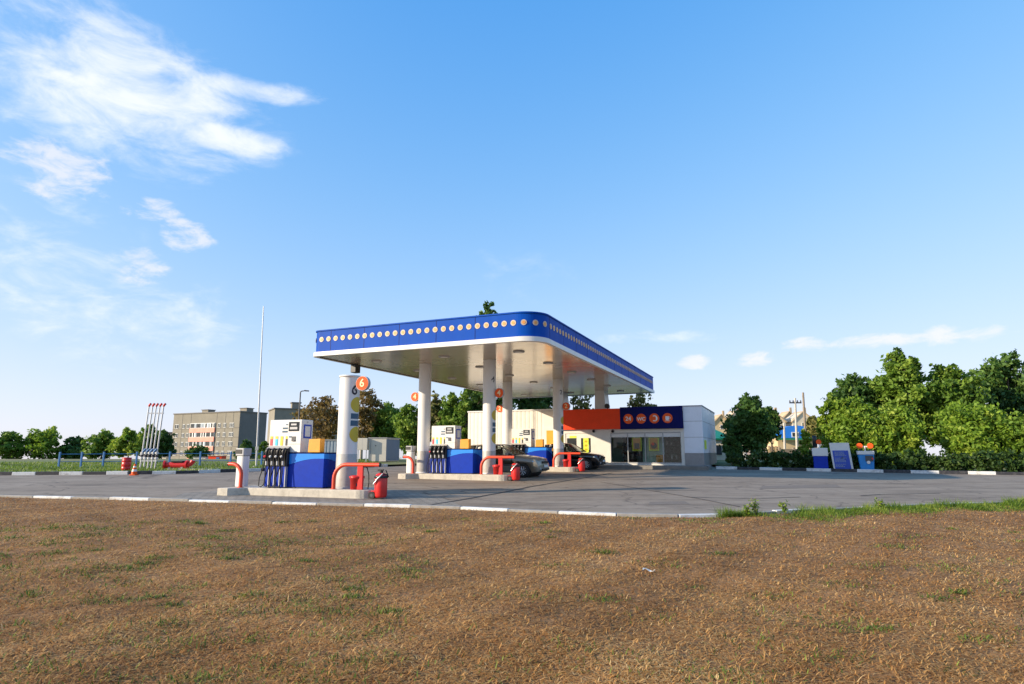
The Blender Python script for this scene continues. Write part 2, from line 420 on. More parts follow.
stain = mul(ramp(nz(1.6, 7, None, .7), .33, (.62, .60, .58), .5, (1, 1, 1)), ramp(nz(.5, 4, (.5, 1.6, 1), .55), .30, (.60, .58, .57), .42, (1, 1, 1)))
crack = an.new('ShaderNodeTexVoronoi'); crack.feature = 'DISTANCE_TO_EDGE'; crack.inputs['Scale'].default_value = .22
dn = an.new('ShaderNodeTexNoise'); dn.inputs['Scale'].default_value = 1.2; al.new(tcx.outputs['Object'], dn.inputs['Vector'])
vm = an.new('ShaderNodeVectorMath'); vm.operation = 'MULTIPLY_ADD'; vm.inputs[1].default_value = (1.2, 1.2, 0); al.new(dn.outputs['Color'], vm.inputs[0]); al.new(tcx.outputs['Object'], vm.inputs[2])
al.new(vm.outputs[0], crack.inputs['Vector'])
crk = ramp(crack.outputs['Distance'], .0, (.45, .43, .42), .012, (1, 1, 1))
al.new(mul(mul(mul(mul(base, speck, .6), streak, .75), stain, .7), crk, .8), b.inputs['Base Color'])
bp = an.new('ShaderNodeBump'); bp.inputs['Strength'].default_value = .25; bp.inputs['Distance'].default_value = .01
al.new(nz(90, 3), bp.inputs['Height']); al.new(bp.outputs[0], b.inputs['Normal'])
tag(mb.add(vs, fs).build('asphalt_yard', asph), kind='structure')

# block paving apron before the first island
def sheet(name, poly, dz, m):
    mb_ = MB().add([(x, y, plane_z(y) + dz) for x, y in poly], [tuple(range(len(poly)))]); return tag(mb_.build(name, m), kind='structure')
pav = bpy.data.materials.new('block_paving'); pn, pl = nodes(pav); b = pn['Principled BSDF']; b.inputs['Roughness'].default_value = .8
ptc = pn.new('ShaderNodeTexCoord'); mp = pn.new('ShaderNodeMapping'); mp.inputs['Rotation'].default_value = (0, 0, R(18)); pl.new(ptc.outputs['Object'], mp.inputs[0])
br = pn.new('ShaderNodeTexBrick'); br.inputs['Scale'].default_value = 1; br.inputs['Brick Width'].default_value = .30; br.inputs['Row Height'].default_value = .20
br.inputs['Mortar Size'].default_value = .012; br.inputs['Color1'].default_value = (.34, .29, .225, 1); br.inputs['Color2'].default_value = (.24, .205, .16, 1); br.inputs['Mortar'].default_value = (.07, .06, .05, 1)
pl.new(mp.outputs[0], br.inputs['Vector'])
pnz = pn.new('ShaderNodeTexNoise'); pnz.inputs['Scale'].default_value = .8; pnz.inputs['Detail'].default_value = 5; pl.new(ptc.outputs['Object'], pnz.inputs['Vector'])
prm = pn.new('ShaderNodeValToRGB'); prm.color_ramp.elements[0].position = .3; prm.color_ramp.elements[0].color = (.7, .7, .7, 1); prm.color_ramp.elements[1].position = .7; prm.color_ramp.elements[1].color = (1.1, 1.1, 1.1, 1)
pl.new(pnz.outputs['Fac'], prm.inputs['Fac'])
pm = pn.new('ShaderNodeMix'); pm.data_type = 'RGBA'; pm.blend_type = 'MULTIPLY'; pm.inputs['Factor'].default_value = 1; pl.new(br.outputs['Color'], pm.inputs['A']); pl.new(prm.outputs['Color'], pm.inputs['B'])
pl.new(pm.outputs['Result'], b.inputs['Base Color'])
p_near = [(x, near_y(x) + .12) for x in np.linspace(gp(165, 500)[0], gp(470, 507)[0], 14)]
sheet('block_paving', p_near + [gp(440, 497), gp(400, 490), gp(250, 489), gp(185, 493)], .004, pav)
# tarred seam crossing the yard, a second joint, dark strips painted as shadow streaks
def strip(name, pix, wdt, dz, m):
    p = [Vector((*gp(*q), 0)) for q in pix]; vs = []
    for i, q in enumerate(p):
        d = (p[min(i + 1, len(p) - 1)] - p[max(i - 1, 0)]).normalized(); nrm = Vector((-d.y, d.x, 0)) * wdt / 2
        for k in (-1, 1): u = q + k * nrm; vs.append((u.x, u.y, plane_z(u.y) + dz))
    return tag(MB().add(vs, [(2 * i, 2 * i + 1, 2 * i + 3, 2 * i + 2) for i in range(len(p) - 1)]).build(name, m), kind='structure')
strip('tar_seam', [(425, 506), (470, 498.5), (500, 493), (530, 487), (553, 483), (576, 479.4), (612, 473)], .11, .008, M['tar'])
strip('tar_seam', [(600, 482), (700, 499), (740, 507)], .05, .008, M['tar'])
strip('tar_seam', [(690, 497.5), (722, 498.2), (762, 498.6), (800, 497.2)], .07, .012, M['tar'])  # long dark strip painted in for a shadow streak, no seam here
strip('tar_seam', [(860, 496), (880, 494.6), (940, 493.5)], .07, .012, M['tar'])  # further dark strip painted in as a streak of shadow

patchm = mat('asphalt_patch', (.19, .15, .115), .85, var=.2, scale=20, dirt=((.22, .19, .16), .6, 3))
sheet('asphalt_patch', [gp(760, 489), gp(842, 487.5), gp(836, 484.5), gp(762, 486)], .005, patchm)
sheet('asphalt_patch', [gp(648, 505), gp(690, 504.2), gp(684, 501.2), gp(650, 502)], .005, patchm)
# land beyond the yard
def terrain_patch(name, xs, y0f, ym, m, lift):
    ss = [0, .002, .006, .012, .02, .035, .06, .1, .16, .25, .4, .6, 1]; vs = []
    for x in xs:
        y0 = y0f(x)
        for s in ss:
            y = y0 + s * (ym - y0); X = x * (1 + (y - y0) / 400 if y > y0 else 1)
            z = (plane_z(y) if y < 45 else far_z(y)) + lift
            vs.append((X, y, z))
    k = len(ss)
    return tag(MB().add(vs, [(i * k + j, (i + 1) * k + j, (i + 1) * k + j + 1, i * k + j + 1) for i in range(len(xs) - 1) for j in range(k - 1)]).build(name, m), kind='structure')
gm = bpy.data.materials.new('meadow'); gn, gl = nodes(gm); b = gn['Principled BSDF']; b.inputs['Roughness'].default_value = .9
t_ = gn.new('ShaderNodeTexCoord'); z1 = gn.new('ShaderNodeTexNoise'); z1.inputs['Scale'].default_value = .12; z1.inputs['Detail'].default_value = 8; gl.new(t_.outputs['Object'], z1.inputs['Vector'])
r1 = gn.new('ShaderNodeValToRGB'); cr = r1.color_ramp; cr.elements[0].position = .35; cr.elements[0].color = (.07, .13, .02, 1); cr.elements[1].position = .62; cr.elements[1].color = (.20, .17, .06, 1)
gl.new(z1.outputs['Fac'], r1.inputs['Fac']); gl.new(r1.outputs[0], b.inputs['Base Color'])
terrain_patch('grassland', np.concatenate([np.linspace(-600, -90, 8), np.linspace(-80, -5.2, 40)]), lambda x: line_y(far_left, x) + .12, 2500, gm, .11)
terrain_patch('grassland', np.concatenate([np.linspace(-5.2, 12.3, 12)]), lambda x: 46.5, 2500, gm, 0)
terrain_patch('grassland', np.concatenate([np.linspace(12.3, 85, 40), np.linspace(100, 600, 6)]), lambda x: line_y(far_right, x) + .12 if x < 95 else 5, 2500, gm, .11)

# kerbs: painted stones along a line
def kerb(name, pts, hgt, mats, step=1.1, wdt=.14, skip=0, pattern=None, lift=0):
    P = [Vector((x, y, 0)) for x, y in pts]; acc = []; mb_ = MB()
    dist = 0; segs = []
    for a, c in zip(P, P[1:]): segs.append((dist, a, c, (c - a).length)); dist += (c - a).length
    def pos(s):
        for s0, a, c, L in segs:
            if s <= s0 + L: return a + (c - a) * ((s - s0) / L), (c - a).normalized()
        return P[-1], (P[-1] - P[-2]).normalized()
    s = 0; i = 0
    while s < dist - .3:
        L = step * random.uniform(.94, 1.04); a, _ = pos(s + .012); c, _ = pos(min(s + L, dist)); d = (c - a).normalized(); nn = Vector((-d.y, d.x, 0)) * wdt / 2
        j = random.uniform(-.012, .012); h = hgt + random.uniform(-.012, .012)
        q = [a - nn, c - nn, c + nn, a + nn]
        top = [(u.x, u.y, plane_z(u.y) + h + lift) for u in q]; bot = [(u.x, u.y, plane_z(u.y) - .15) for u in q]
        mi = (i % 2) if pattern is None else pattern[i % len(pattern)]
        mb_.add(bot + top, [(0, 1, 5, 4), (1, 2, 6, 5), (2, 3, 7, 6), (3, 0, 4, 7), (4, 5, 6, 7)], mi)
        s += L; i += 1
    return tag(mb_.build(name, mats, bevel=.015), kind='structure')
kerb('kerb', [(x, y + .0) for x, y in far_left[:-1]][0:1] + [p for p in far_left[1:-1]], .15, [M['kerbwhite'], M['kerbblack']], 1.0)
kerb('kerb', far_right, .15, [M['kerbwhite'], M['kerbblack']], 1.16)
kerb('kerb', [(x, near_y(x)) for x in np.linspace(-40, 30, 160)], .065, [M['kerbwhite'], M['kerbgrey']], 1.25, .15, pattern=[0, 1])

# dry bank in the foreground
def bump2(x, y):
    return .5 * (.035 * np.sin(.9 * x + 1.3 * y) + .03 * np.sin(1.7 * x - 1.1 * y + 2) + .02 * np.sin(3.1 * x + 2.2 * y + .5) + .012 * np.sin(6.3 * x - 4.7 * y))
NX = np.array([p[0] for p in near_pts]); NY = np.array([p[1] for p in near_pts])
def bank_z(x, y):
    ky = np.interp(x, NX, NY); t = ky - y
    return .02 * (ky - 18) + .0 + .03 * np.minimum(1, t / .6) - .026 * t + bump2(x, y) * np.clip((t - .1) / 1.5, 0, 1)
bx = np.linspace(-45, 45, 360); bt = np.concatenate([np.linspace(0, 1, 70) ** 1.2])
GX = np.repeat(bx[:, None], len(bt), 1); KY = np.interp(GX, NX, NY) - .09
GY = KY + (-14 - KY) * bt[None, :]; GZ = bank_z(GX, GY) - .005
vs = np.stack([GX, GY, GZ], -1).reshape(-1, 3); k = len(bt)
fs = [(i * k + j, i * k + j + 1, (i + 1) * k + j + 1, (i + 1) * k + j) for i in range(len(bx) - 1) for j in range(k - 1)]
soil = mat('dry_soil_thatch', (.30, .152, .056), .95, var=.45, scale=7, bump=1, bscale=45, dirt=((.07, .042, .018), .7, 16))
mb = MB().add(vs.tolist(), fs, 0, True); tag(mb.build('dry_bank', soil, fix=False), kind='structure')

def blades(name, xy, ln, wd, lean, tint, material, cat=None, zf=bank_z, curl=.3):
    """many grass blades in one mesh: two-segment strips"""
    N = len(xy); a = RNG.uniform(0, 2 * PI, N); h = ln * RNG.uniform(.5, 1.3, N); le = np.clip(RNG.normal(lean, .22, N), .02, 1.5)
    bxp = xy[:, 0]; byp = xy[:, 1]; bz = zf(bxp, byp)
    dx, dy = np.cos(a), np.sin(a); sx, sy = -dy * wd / 2, dx * wd / 2
    def pt(f, k): # f along blade
        hor = h * f * np.sin(le * (1 + curl * f)); ver = h * f * np.cos(np.minimum(le * (1 + curl * f), 1.52))
        return np.stack([bxp + dx * hor, byp + dy * hor, bz + ver + .004], -1), k
    V = np.empty((N, 5, 3))
    p0, _ = pt(0, 1); p1, _ = pt(.55, 1); p2, _ = pt(1, 1); side = np.stack([sx, sy, np.zeros(N)], -1)
    V[:, 0] = p0 - side; V[:, 1] = p0 + side; V[:, 2] = p1 - side * .8; V[:, 3] = p1 + side * .8; V[:, 4] = p2
    me = bpy.data.meshes.new(name); me.vertices.add(N * 5); me.vertices.foreach_set('co', V.reshape(-1))
    o5 = (np.arange(N) * 5)[:, None]
    lo_ = (o5 + np.array([0, 1, 3, 2, 2, 3, 4])[None]).reshape(-1)
    me.loops.add(len(lo_)); me.loops.foreach_set('vertex_index', lo_.astype(np.int32))
    st = (np.arange(N) * 7)[:, None] + np.array([0, 4])[None]
    me.polygons.add(N * 2); me.polygons.foreach_set('loop_start', st.reshape(-1).astype(np.int32))
    me.update(calc_edges=True); me.validate()
    at_ = me.attributes.new('tint', 'FLOAT', 'POINT'); at_.data.foreach_set('value', np.repeat(tint, 5).astype(np.float32))
    me.materials.append(material); o = bpy.data.objects.new(name, me); COL.objects.link(o)
    return tag(o, kind='stuff')
def patch(x, y, f, seed):
    return np.sin(f * x + seed) * np.sin(f * 1.31 * y + 2 * seed) + .6 * np.sin(2.3 * f * x - 1.7 * f * y + 3 * seed) + .4 * np.sin(4.1 * f * y + 3.3 * f * x + seed)
N = 470000
d = 4.2 + (RNG.random(N) ** 1.25) * 14.5; px = RNG.uniform(-40, 1064, N)
x = (px - 512) / 610 * d; y = d; ok = y < np.interp(x, NX, NY) - .12
xy = np.stack([x[ok], y[ok]], -1)
bare = patch(xy[:, 0], xy[:, 1], 2.6, 1.3) + .8 * patch(xy[:, 0], xy[:, 1], 7, .4)
keep = RNG.random(len(xy)) < np.clip(.80 + .2 * bare, .42, 1); xy = xy[keep]
tint = np.clip(.45 + .13 * patch(xy[:, 0], xy[:, 1], 1.1, .7) + RNG.normal(0, .2, len(xy)), 0, 1)
straw = leafmat('dry_grass_blades', [(0, (.17, .072, .02)), (.35, (.51, .248, .072)), (.7, (.71, .41, .135)), (1, (.84, .59, .27))], .3, .7)
tag(blades('dry_grass', xy, np.full(len(xy), .055), .0045 + .0006 * xy[:, 1], 1.27, tint, straw), 'dry brown mown grass covering the bank before the kerb', 'grass')
# a scatter of longer bent stems and matted bunches
cs = []
for _ in range(450):
    dd = 4.3 + random.random() ** 1.2 * 10; pp = random.uniform(-20, 1044); X = (pp - 512) / 610 * dd
    if dd > near_y(X) - .4: continue
    nb = random.randint(8, 40); sd = random.uniform(.03, .12); cs.append(np.stack([RNG.normal(X, sd * 1.5, nb), RNG.normal(dd, sd, nb)], -1))
xy = np.concatenate(cs)
tag(blades('straw_tufts', xy, np.full(len(xy), .10), .0035 + .0004 * xy[:, 1], 1.3, np.clip(RNG.normal(.6, .25, len(xy)), 0, 1), straw, curl=.5), 'longer bent straw stems in matted bunches on the dry bank', 'grass')
# sparse green tufts in it
cx = []; 
for _ in range(420):
    dd = 4.4 + random.random() ** 1.1 * 9; pp = random.uniform(0, 1024); X = (pp - 512) / 610 * dd
    wgt = .35 + .65 * (pp < 420) * (dd < 12)
    if random.random() > wgt or dd > near_y(X) - .5: continue
    nb = random.randint(12, 110); sd = random.uniform(.04, .22)
    cx.append(np.stack([RNG.normal(X, sd * 1.6, nb), RNG.normal(dd, sd, nb)], -1))
xy = np.concatenate(cx); green = leafmat('green_grass_blades', [(0, (.03, .05, .008)), (.5, (.12, .19, .022)), (1, (.30, .36, .06))], .35, .6)
tag(blades('green_tufts', xy, np.full(len(xy), .06), 0.006 + .0005 * xy[:, 1], .85, np.clip(RNG.normal(.5, .32, len(xy)), 0, 1), green), 'small green grass tufts scattered through the dry brown bank', 'grass')
# lush strip beside the kerb at the right
N = 20000; t = RNG.random(N) ** .8
gx = gp(722, 520)[0] + t * 9.5; back = np.interp(gx, NX, NY)
wdt = .25 + 1.05 * np.clip((gx - gx.min()) / 2.2, 0, 1) * (1 - .35 * t) + .25 * np.sin(gx * 2.3)
gy = back - .1 - RNG.random(N) ** 1.2 * np.clip(wdt, .2, 2) * (1 + .5 * np.abs(RNG.normal(0, .6, N)) * (RNG.random(N) < .3))
kp = (patch(gx, gy, 2.2, .9) + RNG.normal(0, .5, N)) > -.75; gx, gy, back = gx[kp], gy[kp], back[kp]; N = len(gx)
xy = np.stack([gx, gy], -1); hh = 1.4 * (.10 + .04 * np.sin(gx * 3.1) + .03 * np.sin(gx * 7.7 + gy * 5)) * np.clip(1.25 - .6 * (back - gy), .35, 1.2)
lush = leafmat('lush_grass_blades', [(0, (.06, .10, .010)), (.5, (.15, .25, .02)), (1, (.36, .40, .07))], .4, .5)
tag(blades('lush_grass', xy, hh, .009, .7, np.clip(.55 + .15 * np.sin(gx * 4) + RNG.normal(0, .22, N), 0, 1), lush), 'lush bright green grass strip along the kerb', 'grass')
# grass beyond the far kerb on the left
N = 16000; X = RNG.uniform(-34, -9, N); k0 = np.array([line_y(far_left, q) for q in X]); Y = k0 + .3 + RNG.random(N) ** 1.3 * 14
def fzv(x, y): return .02 * (y - 18) + .11
tag(blades('verge_grass', np.stack([X, Y], -1), np.full(N, .13), .03, .5, np.clip(.5 + .2 * patch(X, Y, .5, 1) + RNG.normal(0, .2, N), 0, 1), lush, zf=fzv), 'green grass verge beyond the black and white kerb', 'grass')

# a few tall weeds in the lush strip
def weed(px, py, h, label, group='weeds by the near kerb'):
    X, Y = gp(px, py); zz = float(bank_z(np.array([X]), np.array([Y - .25]))[0]); Y -= .25
    r = root('weed', label, 'weed', (X, Y, zz), 0, group); s_ = MB(); lf = MB(); q = []
    for k_ in range(5):
        a = random.uniform(0, 6.28); hh = h * random.uniform(.55, 1); tip = (.12 * math.cos(a) * hh * 3, .12 * math.sin(a) * hh * 3, hh)
        s_.tube([(0, 0, 0), (tip[0] * .4, tip[1] * .4, hh * .55), tip], [.006, .005, .003], 5)
        for j in range(14):
            f = random.uniform(.3, 1.02); c = Vector((tip[0] * f, tip[1] * f, hh * f)); e = Vector([random.gauss(0, 1) for _ in '123']).normalized(); u = e.orthogonal()
            L = .05 * random.uniform(.6, 1.3)
            lf.add([c, c + L * e + .014 * u, c + L * 1.8 * e, c + L * e - .014 * u], [(0, 1, 2, 3)]); q.append(random.random())
    s_.build('stem', M['wood'], r); o = lf.build('leaves', lush, r, fix=False)
    a_ = o.data.attributes.new('tint', 'FLOAT', 'POINT'); a_.data.foreach_set('value', np.repeat(np.array(q, dtype=np.float32), 4))
weed(752, 516, .42, 'tallest green weed at the start of the lush grass strip')
weed(742, 516, .26, 'thin short weed just left of the tallest weed', )
weed(780, 513, .26, 'low pale weed on the lush strip, right of the tallest weed')
weed(874, 510, .30, 'leafy weed standing far along the lush grass strip')
# paper scrap on the bank
sx, sy = at(648, 573, 8.15)[:2]; sz = float(bank_z(np.array([sx]), np.array([sy]))[0])
mb = MB(); g = [(-.07, -.015), (-.03, .02), (.02, -.012), (.05, -.04), (.075, -.05)]
mb.add([(a, c - .012, .03 + .02 * math.sin(i * 2)) for i, (a, c) in enumerate(g)] + [(a + .01, c + .02, .035 + .02 * math.cos(i)) for i, (a, c) in enumerate(g)], [(i, i + 1, 6 + i, 5 + i) for i in range(4)])
o = mb.build('paper_scrap', M['textwhite'], loc=(sx, sy, sz), fix=False); tag(o, 'small crumpled white paper scrap lying on the dry grass', 'litter')
sd = o.modifiers.new('t', 'SOLIDIFY'); sd.thickness = .002

# ------------------------------------------------------------------ canopy
ZS, ZB, ZT = 5.11, 5.28, 6.13                  # soffit, blue bottom, blue top
W_, L_ = 9.9, 21.3
can = root('fuel_canopy', 'large flat petrol station canopy with blue fascia, cream soffit and white columns', 'canopy', (*C0, 0), ROT)
def outline(off, rad=.9, rl=.35):
    """rounded plan: front right corner large, front left small; counter-clockwise from rear left"""
    x0, x1, y0, y1 = -W_ - off, off, -off, L_ + off; p = [(x0, y1)]
    p += [(x0 + rl - rl * math.cos(a), y0 + rl - rl * math.sin(a)) for a in [i / 8 * PI / 2 for i in range(9)]]
    p += [(x1 - rad + rad * math.sin(a), y0 + rad - rad * math.cos(a)) for a in [i / 16 * PI / 2 for i in range(17)]]
    p += [(x1, y1)]
    return p
def wallband(mb_, poly, z0, z1, mi=0):
    n_ = len(poly); vs = [(x, y, z0) for x, y in poly] + [(x, y, z1) for x, y in poly]
    return mb_.add(vs, [(i, (i + 1) % n_, n_ + (i + 1) % n_, n_ + i) for i in range(n_)], mi, False)
po = outline(0)
mb = MB(); wallband(mb, po, ZB, ZT); mb.add([(x, y, ZT - .004) for x, y in po], [tuple(range(len(po)))])
for xx in np.arange(-9.0, -1, 1.62): mb.box(xx, xx + .02, -.004, .004, ZB + .01, ZT - .01, 1)
for yy in np.arange(1.0, 20.5, 1.62): mb.box(-.004, .004, yy, yy + .02, ZB + .01, ZT - .01, 1)
fas = mb.build('fascia', [M['blue'], M['navy']], can)
mb = MB(); pa, pc = outline(.06), outline(.0)
wallband(mb, pa, ZS, ZB); 
for z in (ZS, ZB):
    n_ = len(pa); mb.add([(x, y, z) for x, y in pa] + [(x, y, z) for x, y in outline(-.10)], [(i, (i + 1) % n_, n_ + (i + 1) % n_, n_ + i) for i in range(n_)])
mb.build('fascia_trim', M['white'], can)
mb = MB(); mb.add([(x, y, ZT) for x, y in outline(.03)] + [(x, y, ZT + .05) for x, y in outline(.03)], [(i, (i + 1) % n_, n_ + (i + 1) % n_, n_ + i) for i in range(n_)] + [tuple(range(n_, 2 * n_))])
mb.build('roof_edge', M['blue'], can)
# soffit boards across the canopy
mb = MB(); yy = .0
pin = outline(-.09)
xl = lambda y: -W_ + .1 + (max(0, .35 - math.sqrt(max(0, .35 ** 2 - max(0, .35 - y) ** 2))))
xr = lambda y: -.1 - max(0, .9 - math.sqrt(max(0, .9 ** 2 - max(0, .9 - y) ** 2)))
yy = .12
while yy < L_ - .2:
    y2 = min(yy + .30, L_ - .1)
    brk = [xl(yy), -W_ * .66 + random.choice((-.4, .4, 0)), -W_ * .33 + random.choice((-.4, .4, 0)), xr(yy)]
    for a, c in zip(brk, brk[1:]):
        tz = random.uniform(0, .003); mb.add([(a + .004, yy + .006, ZS + .03 + tz), (c - .004, yy + .006, ZS + .03 + tz), (c - .004, y2 - .006, ZS + .031), (a + .004, y2 - .006, ZS + .031)], [(0, 1, 2, 3)])
    yy = y2
mb.build('soffit', M['soffit'], can, fix=False)
mb = MB(); mb.add([(x, y, ZS + .06) for x, y in outline(-.02)], [tuple(range(n_))]); mb.build('soffit_backing', M['darkgrey'], can)
# recessed lamps
lampm = MB(); lampm.cyl((0, 0, -.03), (0, 0, .02), .22, .24, 20, 0); lampm.cyl((0, 0, -.034), (0, 0, -.03), .16, .16, 20, 1)
lp = None
for ly in (2.2, 5.6, 9.0, 12.4, 15.8, 19.2):
    for lx in (-8.3, -5.0, -1.7):
        if lp is None: lp = lampm.build('ceiling_lamp', [M['seam'], M['white']], can); q = lp
        else: q = lp.copy(); COL.objects.link(q); q.parent = can
        q.location = (lx, ly, ZS + .02)
# discs on the fascia
mb = MB(); mb.cyl((0, 0, 0), (0, -.012, 0), .105, n=20, mi=0); mb.cyl((0, -.0121, 0), (0, -.02, 0), .06, n=14, mi=1)
dz_ = 5.79; dsc = None
def put_disc(x, y, a):
    global dsc
    if dsc is None: dsc = mb.build('fascia_disc', [M['discwhite'], M['discorange']], can); q = dsc
    else: q = dsc.copy(); COL.objects.link(q); q.parent = can
    q.location = (x, y, dz_); q.rotation_euler.z = a
xx = -W_ + .45
while xx < -.95: put_disc(xx, -.003, 0); xx += .352
for a in (R(18), R(45), R(72)): put_disc(-.9 + .903 * math.sin(a), .9 - .903 * math.cos(a), a)
yy = 1.12
while yy < L_ - .2: put_disc(.003, yy, R(90)); yy += .352
put_disc(-W_ + .06, .14, R(-55))

# islands: local frame x right, y deep; origin = front left foot
isl = []
for pix, rz in (((224, 494.3), R(-18.5)), ((401, 478.3), ROT), ((487.5, 470.3), ROT)):
    X, Y = gp(*pix); isl.append((X, Y, plane_z(Y), rz))
def IL(k, x, y, z=0):
    X, Y, Z, rz = isl[k]; c, s = math.cos(rz), math.sin(rz); return (X + x * c - y * s, Y + x * s + y * c, Z + z)
KH = .21; LEN = 5.0; WID = 1.25
NUM = ['6', '4', '2']
def rounded(x0, x1, y0, y1, r, n=6):
    p = []
    for cx_, cy_, a0 in ((x1 - r, y0 + r, -90), (x1 - r, y1 - r, 0), (x0 + r, y1 - r, 90), (x0 + r, y0 + r, 180)):
        p += [(cx_ + r * math.cos(R(a0 + 90 * i / n)), cy_ + r * math.sin(R(a0 + 90 * i / n))) for i in range(n + 1)]
    return p
lab = ['nearest concrete pump island, under the free-standing number 6 pillar', 'middle concrete pump island, carrying the two front canopy columns marked 4', 'farthest concrete pump island, between the two cars, marked 2']
for k in range(3):
    r = root('pump_island', lab[k], 'kerb island', IL(k, 0, 0), isl[k][3], 'pump islands')
    rr_ = rounded(0, LEN, 0, WID, .45)[:21]
    MB().prism(rr_[:14] + [(.08, WID), (.08, -.38), (.46, -.38), (.86, .0)] , -.25, KH).build('slab', M['concrete'], r, bevel=.03)

# canopy columns stand on islands 4 and 2
def column(k, x, y, num, side, decals):
    wx, wy, wz = IL(k, x, y, KH); cx_, cy_ = toS(wx, wy)
    c = MB(); c.cyl((0, 0, wz), (0, 0, ZS + .03), .272, n=32, caps=False); c.lathe([(.272, wz), (.31, wz), (.31, wz + .03), (.272, wz + .06)], n=32)
    o = c.build('column', M['column'], can, loc=(cx_, cy_, 0))
    MB().lathe([(.274, wz + .06), (.276, wz + .07), (.276, wz + .93), (.272, wz + .94)], n=32).build('column_skirt', M['skirt'], o)
    if decals:
        zc = 2.5
        wrapdisc(.276, R(90), 2.62 + wz - KH, .42, .44).build('sticker', M['olive'], o)
        wrapdisc(.276, R(90), 1.66 + wz - KH, .42, .44).build('sticker', M['olive'], o)
        for zz in (2.00, 2.23): wrapdisc(.276, R(90), zz + wz - KH, .34, .17, False).build('sticker', M['teal'], o)
        textobj('numeral', num, .34, M['textdark'], o, (0, 0, 4.1 + wz - KH), .002, (.277, R(58)), .006)
    return o, wz
def number_sign(parent, x, y, z, num, rad=.205):
    m_ = MB(); m_.disc((0, 0), rad, -.06, .06, 28, 0); m_.disc((0, 0), rad - .012, -.066, -.0601, 28, 1)
    s_ = m_.build('number_sign', [M['grey'], M['orange']], parent, loc=(x, y, z))
    textobj('numeral', num, rad * 1.55, M['textcream'], s_, (0, -.072, 0), .004, None, .006)
    MB().cyl((0, 0, 0), (-.25 if x > 0 else .25, 0, 0), .025, n=8).build('bracket', M['grey'], s_)
    return s_
yc_ = .62
cA, zA = column(1, .70, yc_, '4', -1, False); cB, zB = column(1, 3.85, yc_, '4', 1, True)
cC, zC = column(2, .90, yc_, '2', -1, False); cD, zD = column(2, 3.85, yc_, '2', 1, True)
def zpx(obj, px, py):                           # height of a pixel at a canopy part's depth
    wx, wy = S(obj.location.x, obj.location.y); return at(px, py, wy)[2]
number_sign(cA, -.47, 0, zpx(cA, 411.5, 396.5), '4'); number_sign(cB, .47, 0, zpx(cB, 499.5, 393.5), '4')
number_sign(cC, -.44, 0, zpx(cC, 498, 408.5), '2'); number_sign(cD, .47, 0, zpx(cD, 567, 406.5), '2')
# rear box columns rise from the shop roof
YF = 17.2
for px0, px1 in ((595, 604), (555, 563)):
    xa, _ = onface(px0, 400, YF + 1.3); xb, _ = onface(px1, 400, YF + 1.3); m_ = MB()
    m_.add([(xa - .04, YF + 1.3, 3.6), (xb + .12, YF + 1.3, 3.6), (xb + .12, YF + 2.5, 3.6), (xa - .04, YF + 2.5, 3.6), (xa, YF + 1.3, ZS + .03), (xb, YF + 1.3, ZS + .03), (xb, YF + 2.3, ZS + .03), (xa, YF + 2.3, ZS + .03)],
           [(0, 1, 5, 4), (1, 2, 6, 5), (2, 3, 7, 6), (3, 0, 4, 7), (0, 3, 2, 1), (4, 5, 6, 7)]); m_.build('rear_column', M['column'], can)
# black floodlight under the left edge
fx, fy, fz_ = at(353, 369, 29); a, c = toS(fx, fy)
MB().box(-W_ + .02, -W_ + .30, 2.5, 2.85, ZS - .36, ZS + .02).build('floodlight', M['black'], can, bevel=.02)

# free-standing pillar 6
pil = root('pillar', 'thick white free-standing pillar with black 6 and olive discs on nearest island', 'pillar', IL(0, 3.80, .62, KH), isl[0][3])
PR = .295; PH = at(348, 376, IL(0, 3.80, .62)[1])[2] - isl[0][2] - KH
m_ = MB(); m_.lathe([(PR, .0), (PR, PH - .05)], n=40); m_.build('shaft', M['column'], pil)
MB().lathe([(0, PH), (PR + .03, PH), (PR + .03, PH - .05), (PR - .02, PH - .052)], n=40).build('cap', M['white'], pil)
MB().lathe([(PR + .004, .05), (PR + .004, .98), (PR, .985)], n=40).build('column_skirt', M['skirt'], pil)
MB().lathe([(PR + .035, 0), (PR + .035, .04), (PR, .06)], n=40).build('base_ring', M['seam'], pil)
def pz(py): return at(352, py, IL(0, 3.80, .62)[1])[2] - isl[0][2] - KH
for py in (405, 434.5): wrapdisc(PR + .005, R(86), pz(py), .46, .46).build('sticker', M['olive'], pil)
for py in (416.5, 423.5): wrapdisc(PR + .005, R(84), pz(py), .40, .16, False).build('sticker', M['teal'], pil)
textobj('numeral', '6', .40, M['textdark'], pil, (0, 0, pz(391)), .002, (PR + .006, R(62)), .008)
number_sign(pil, .53, -.12, pz(384.5), '6', .215)

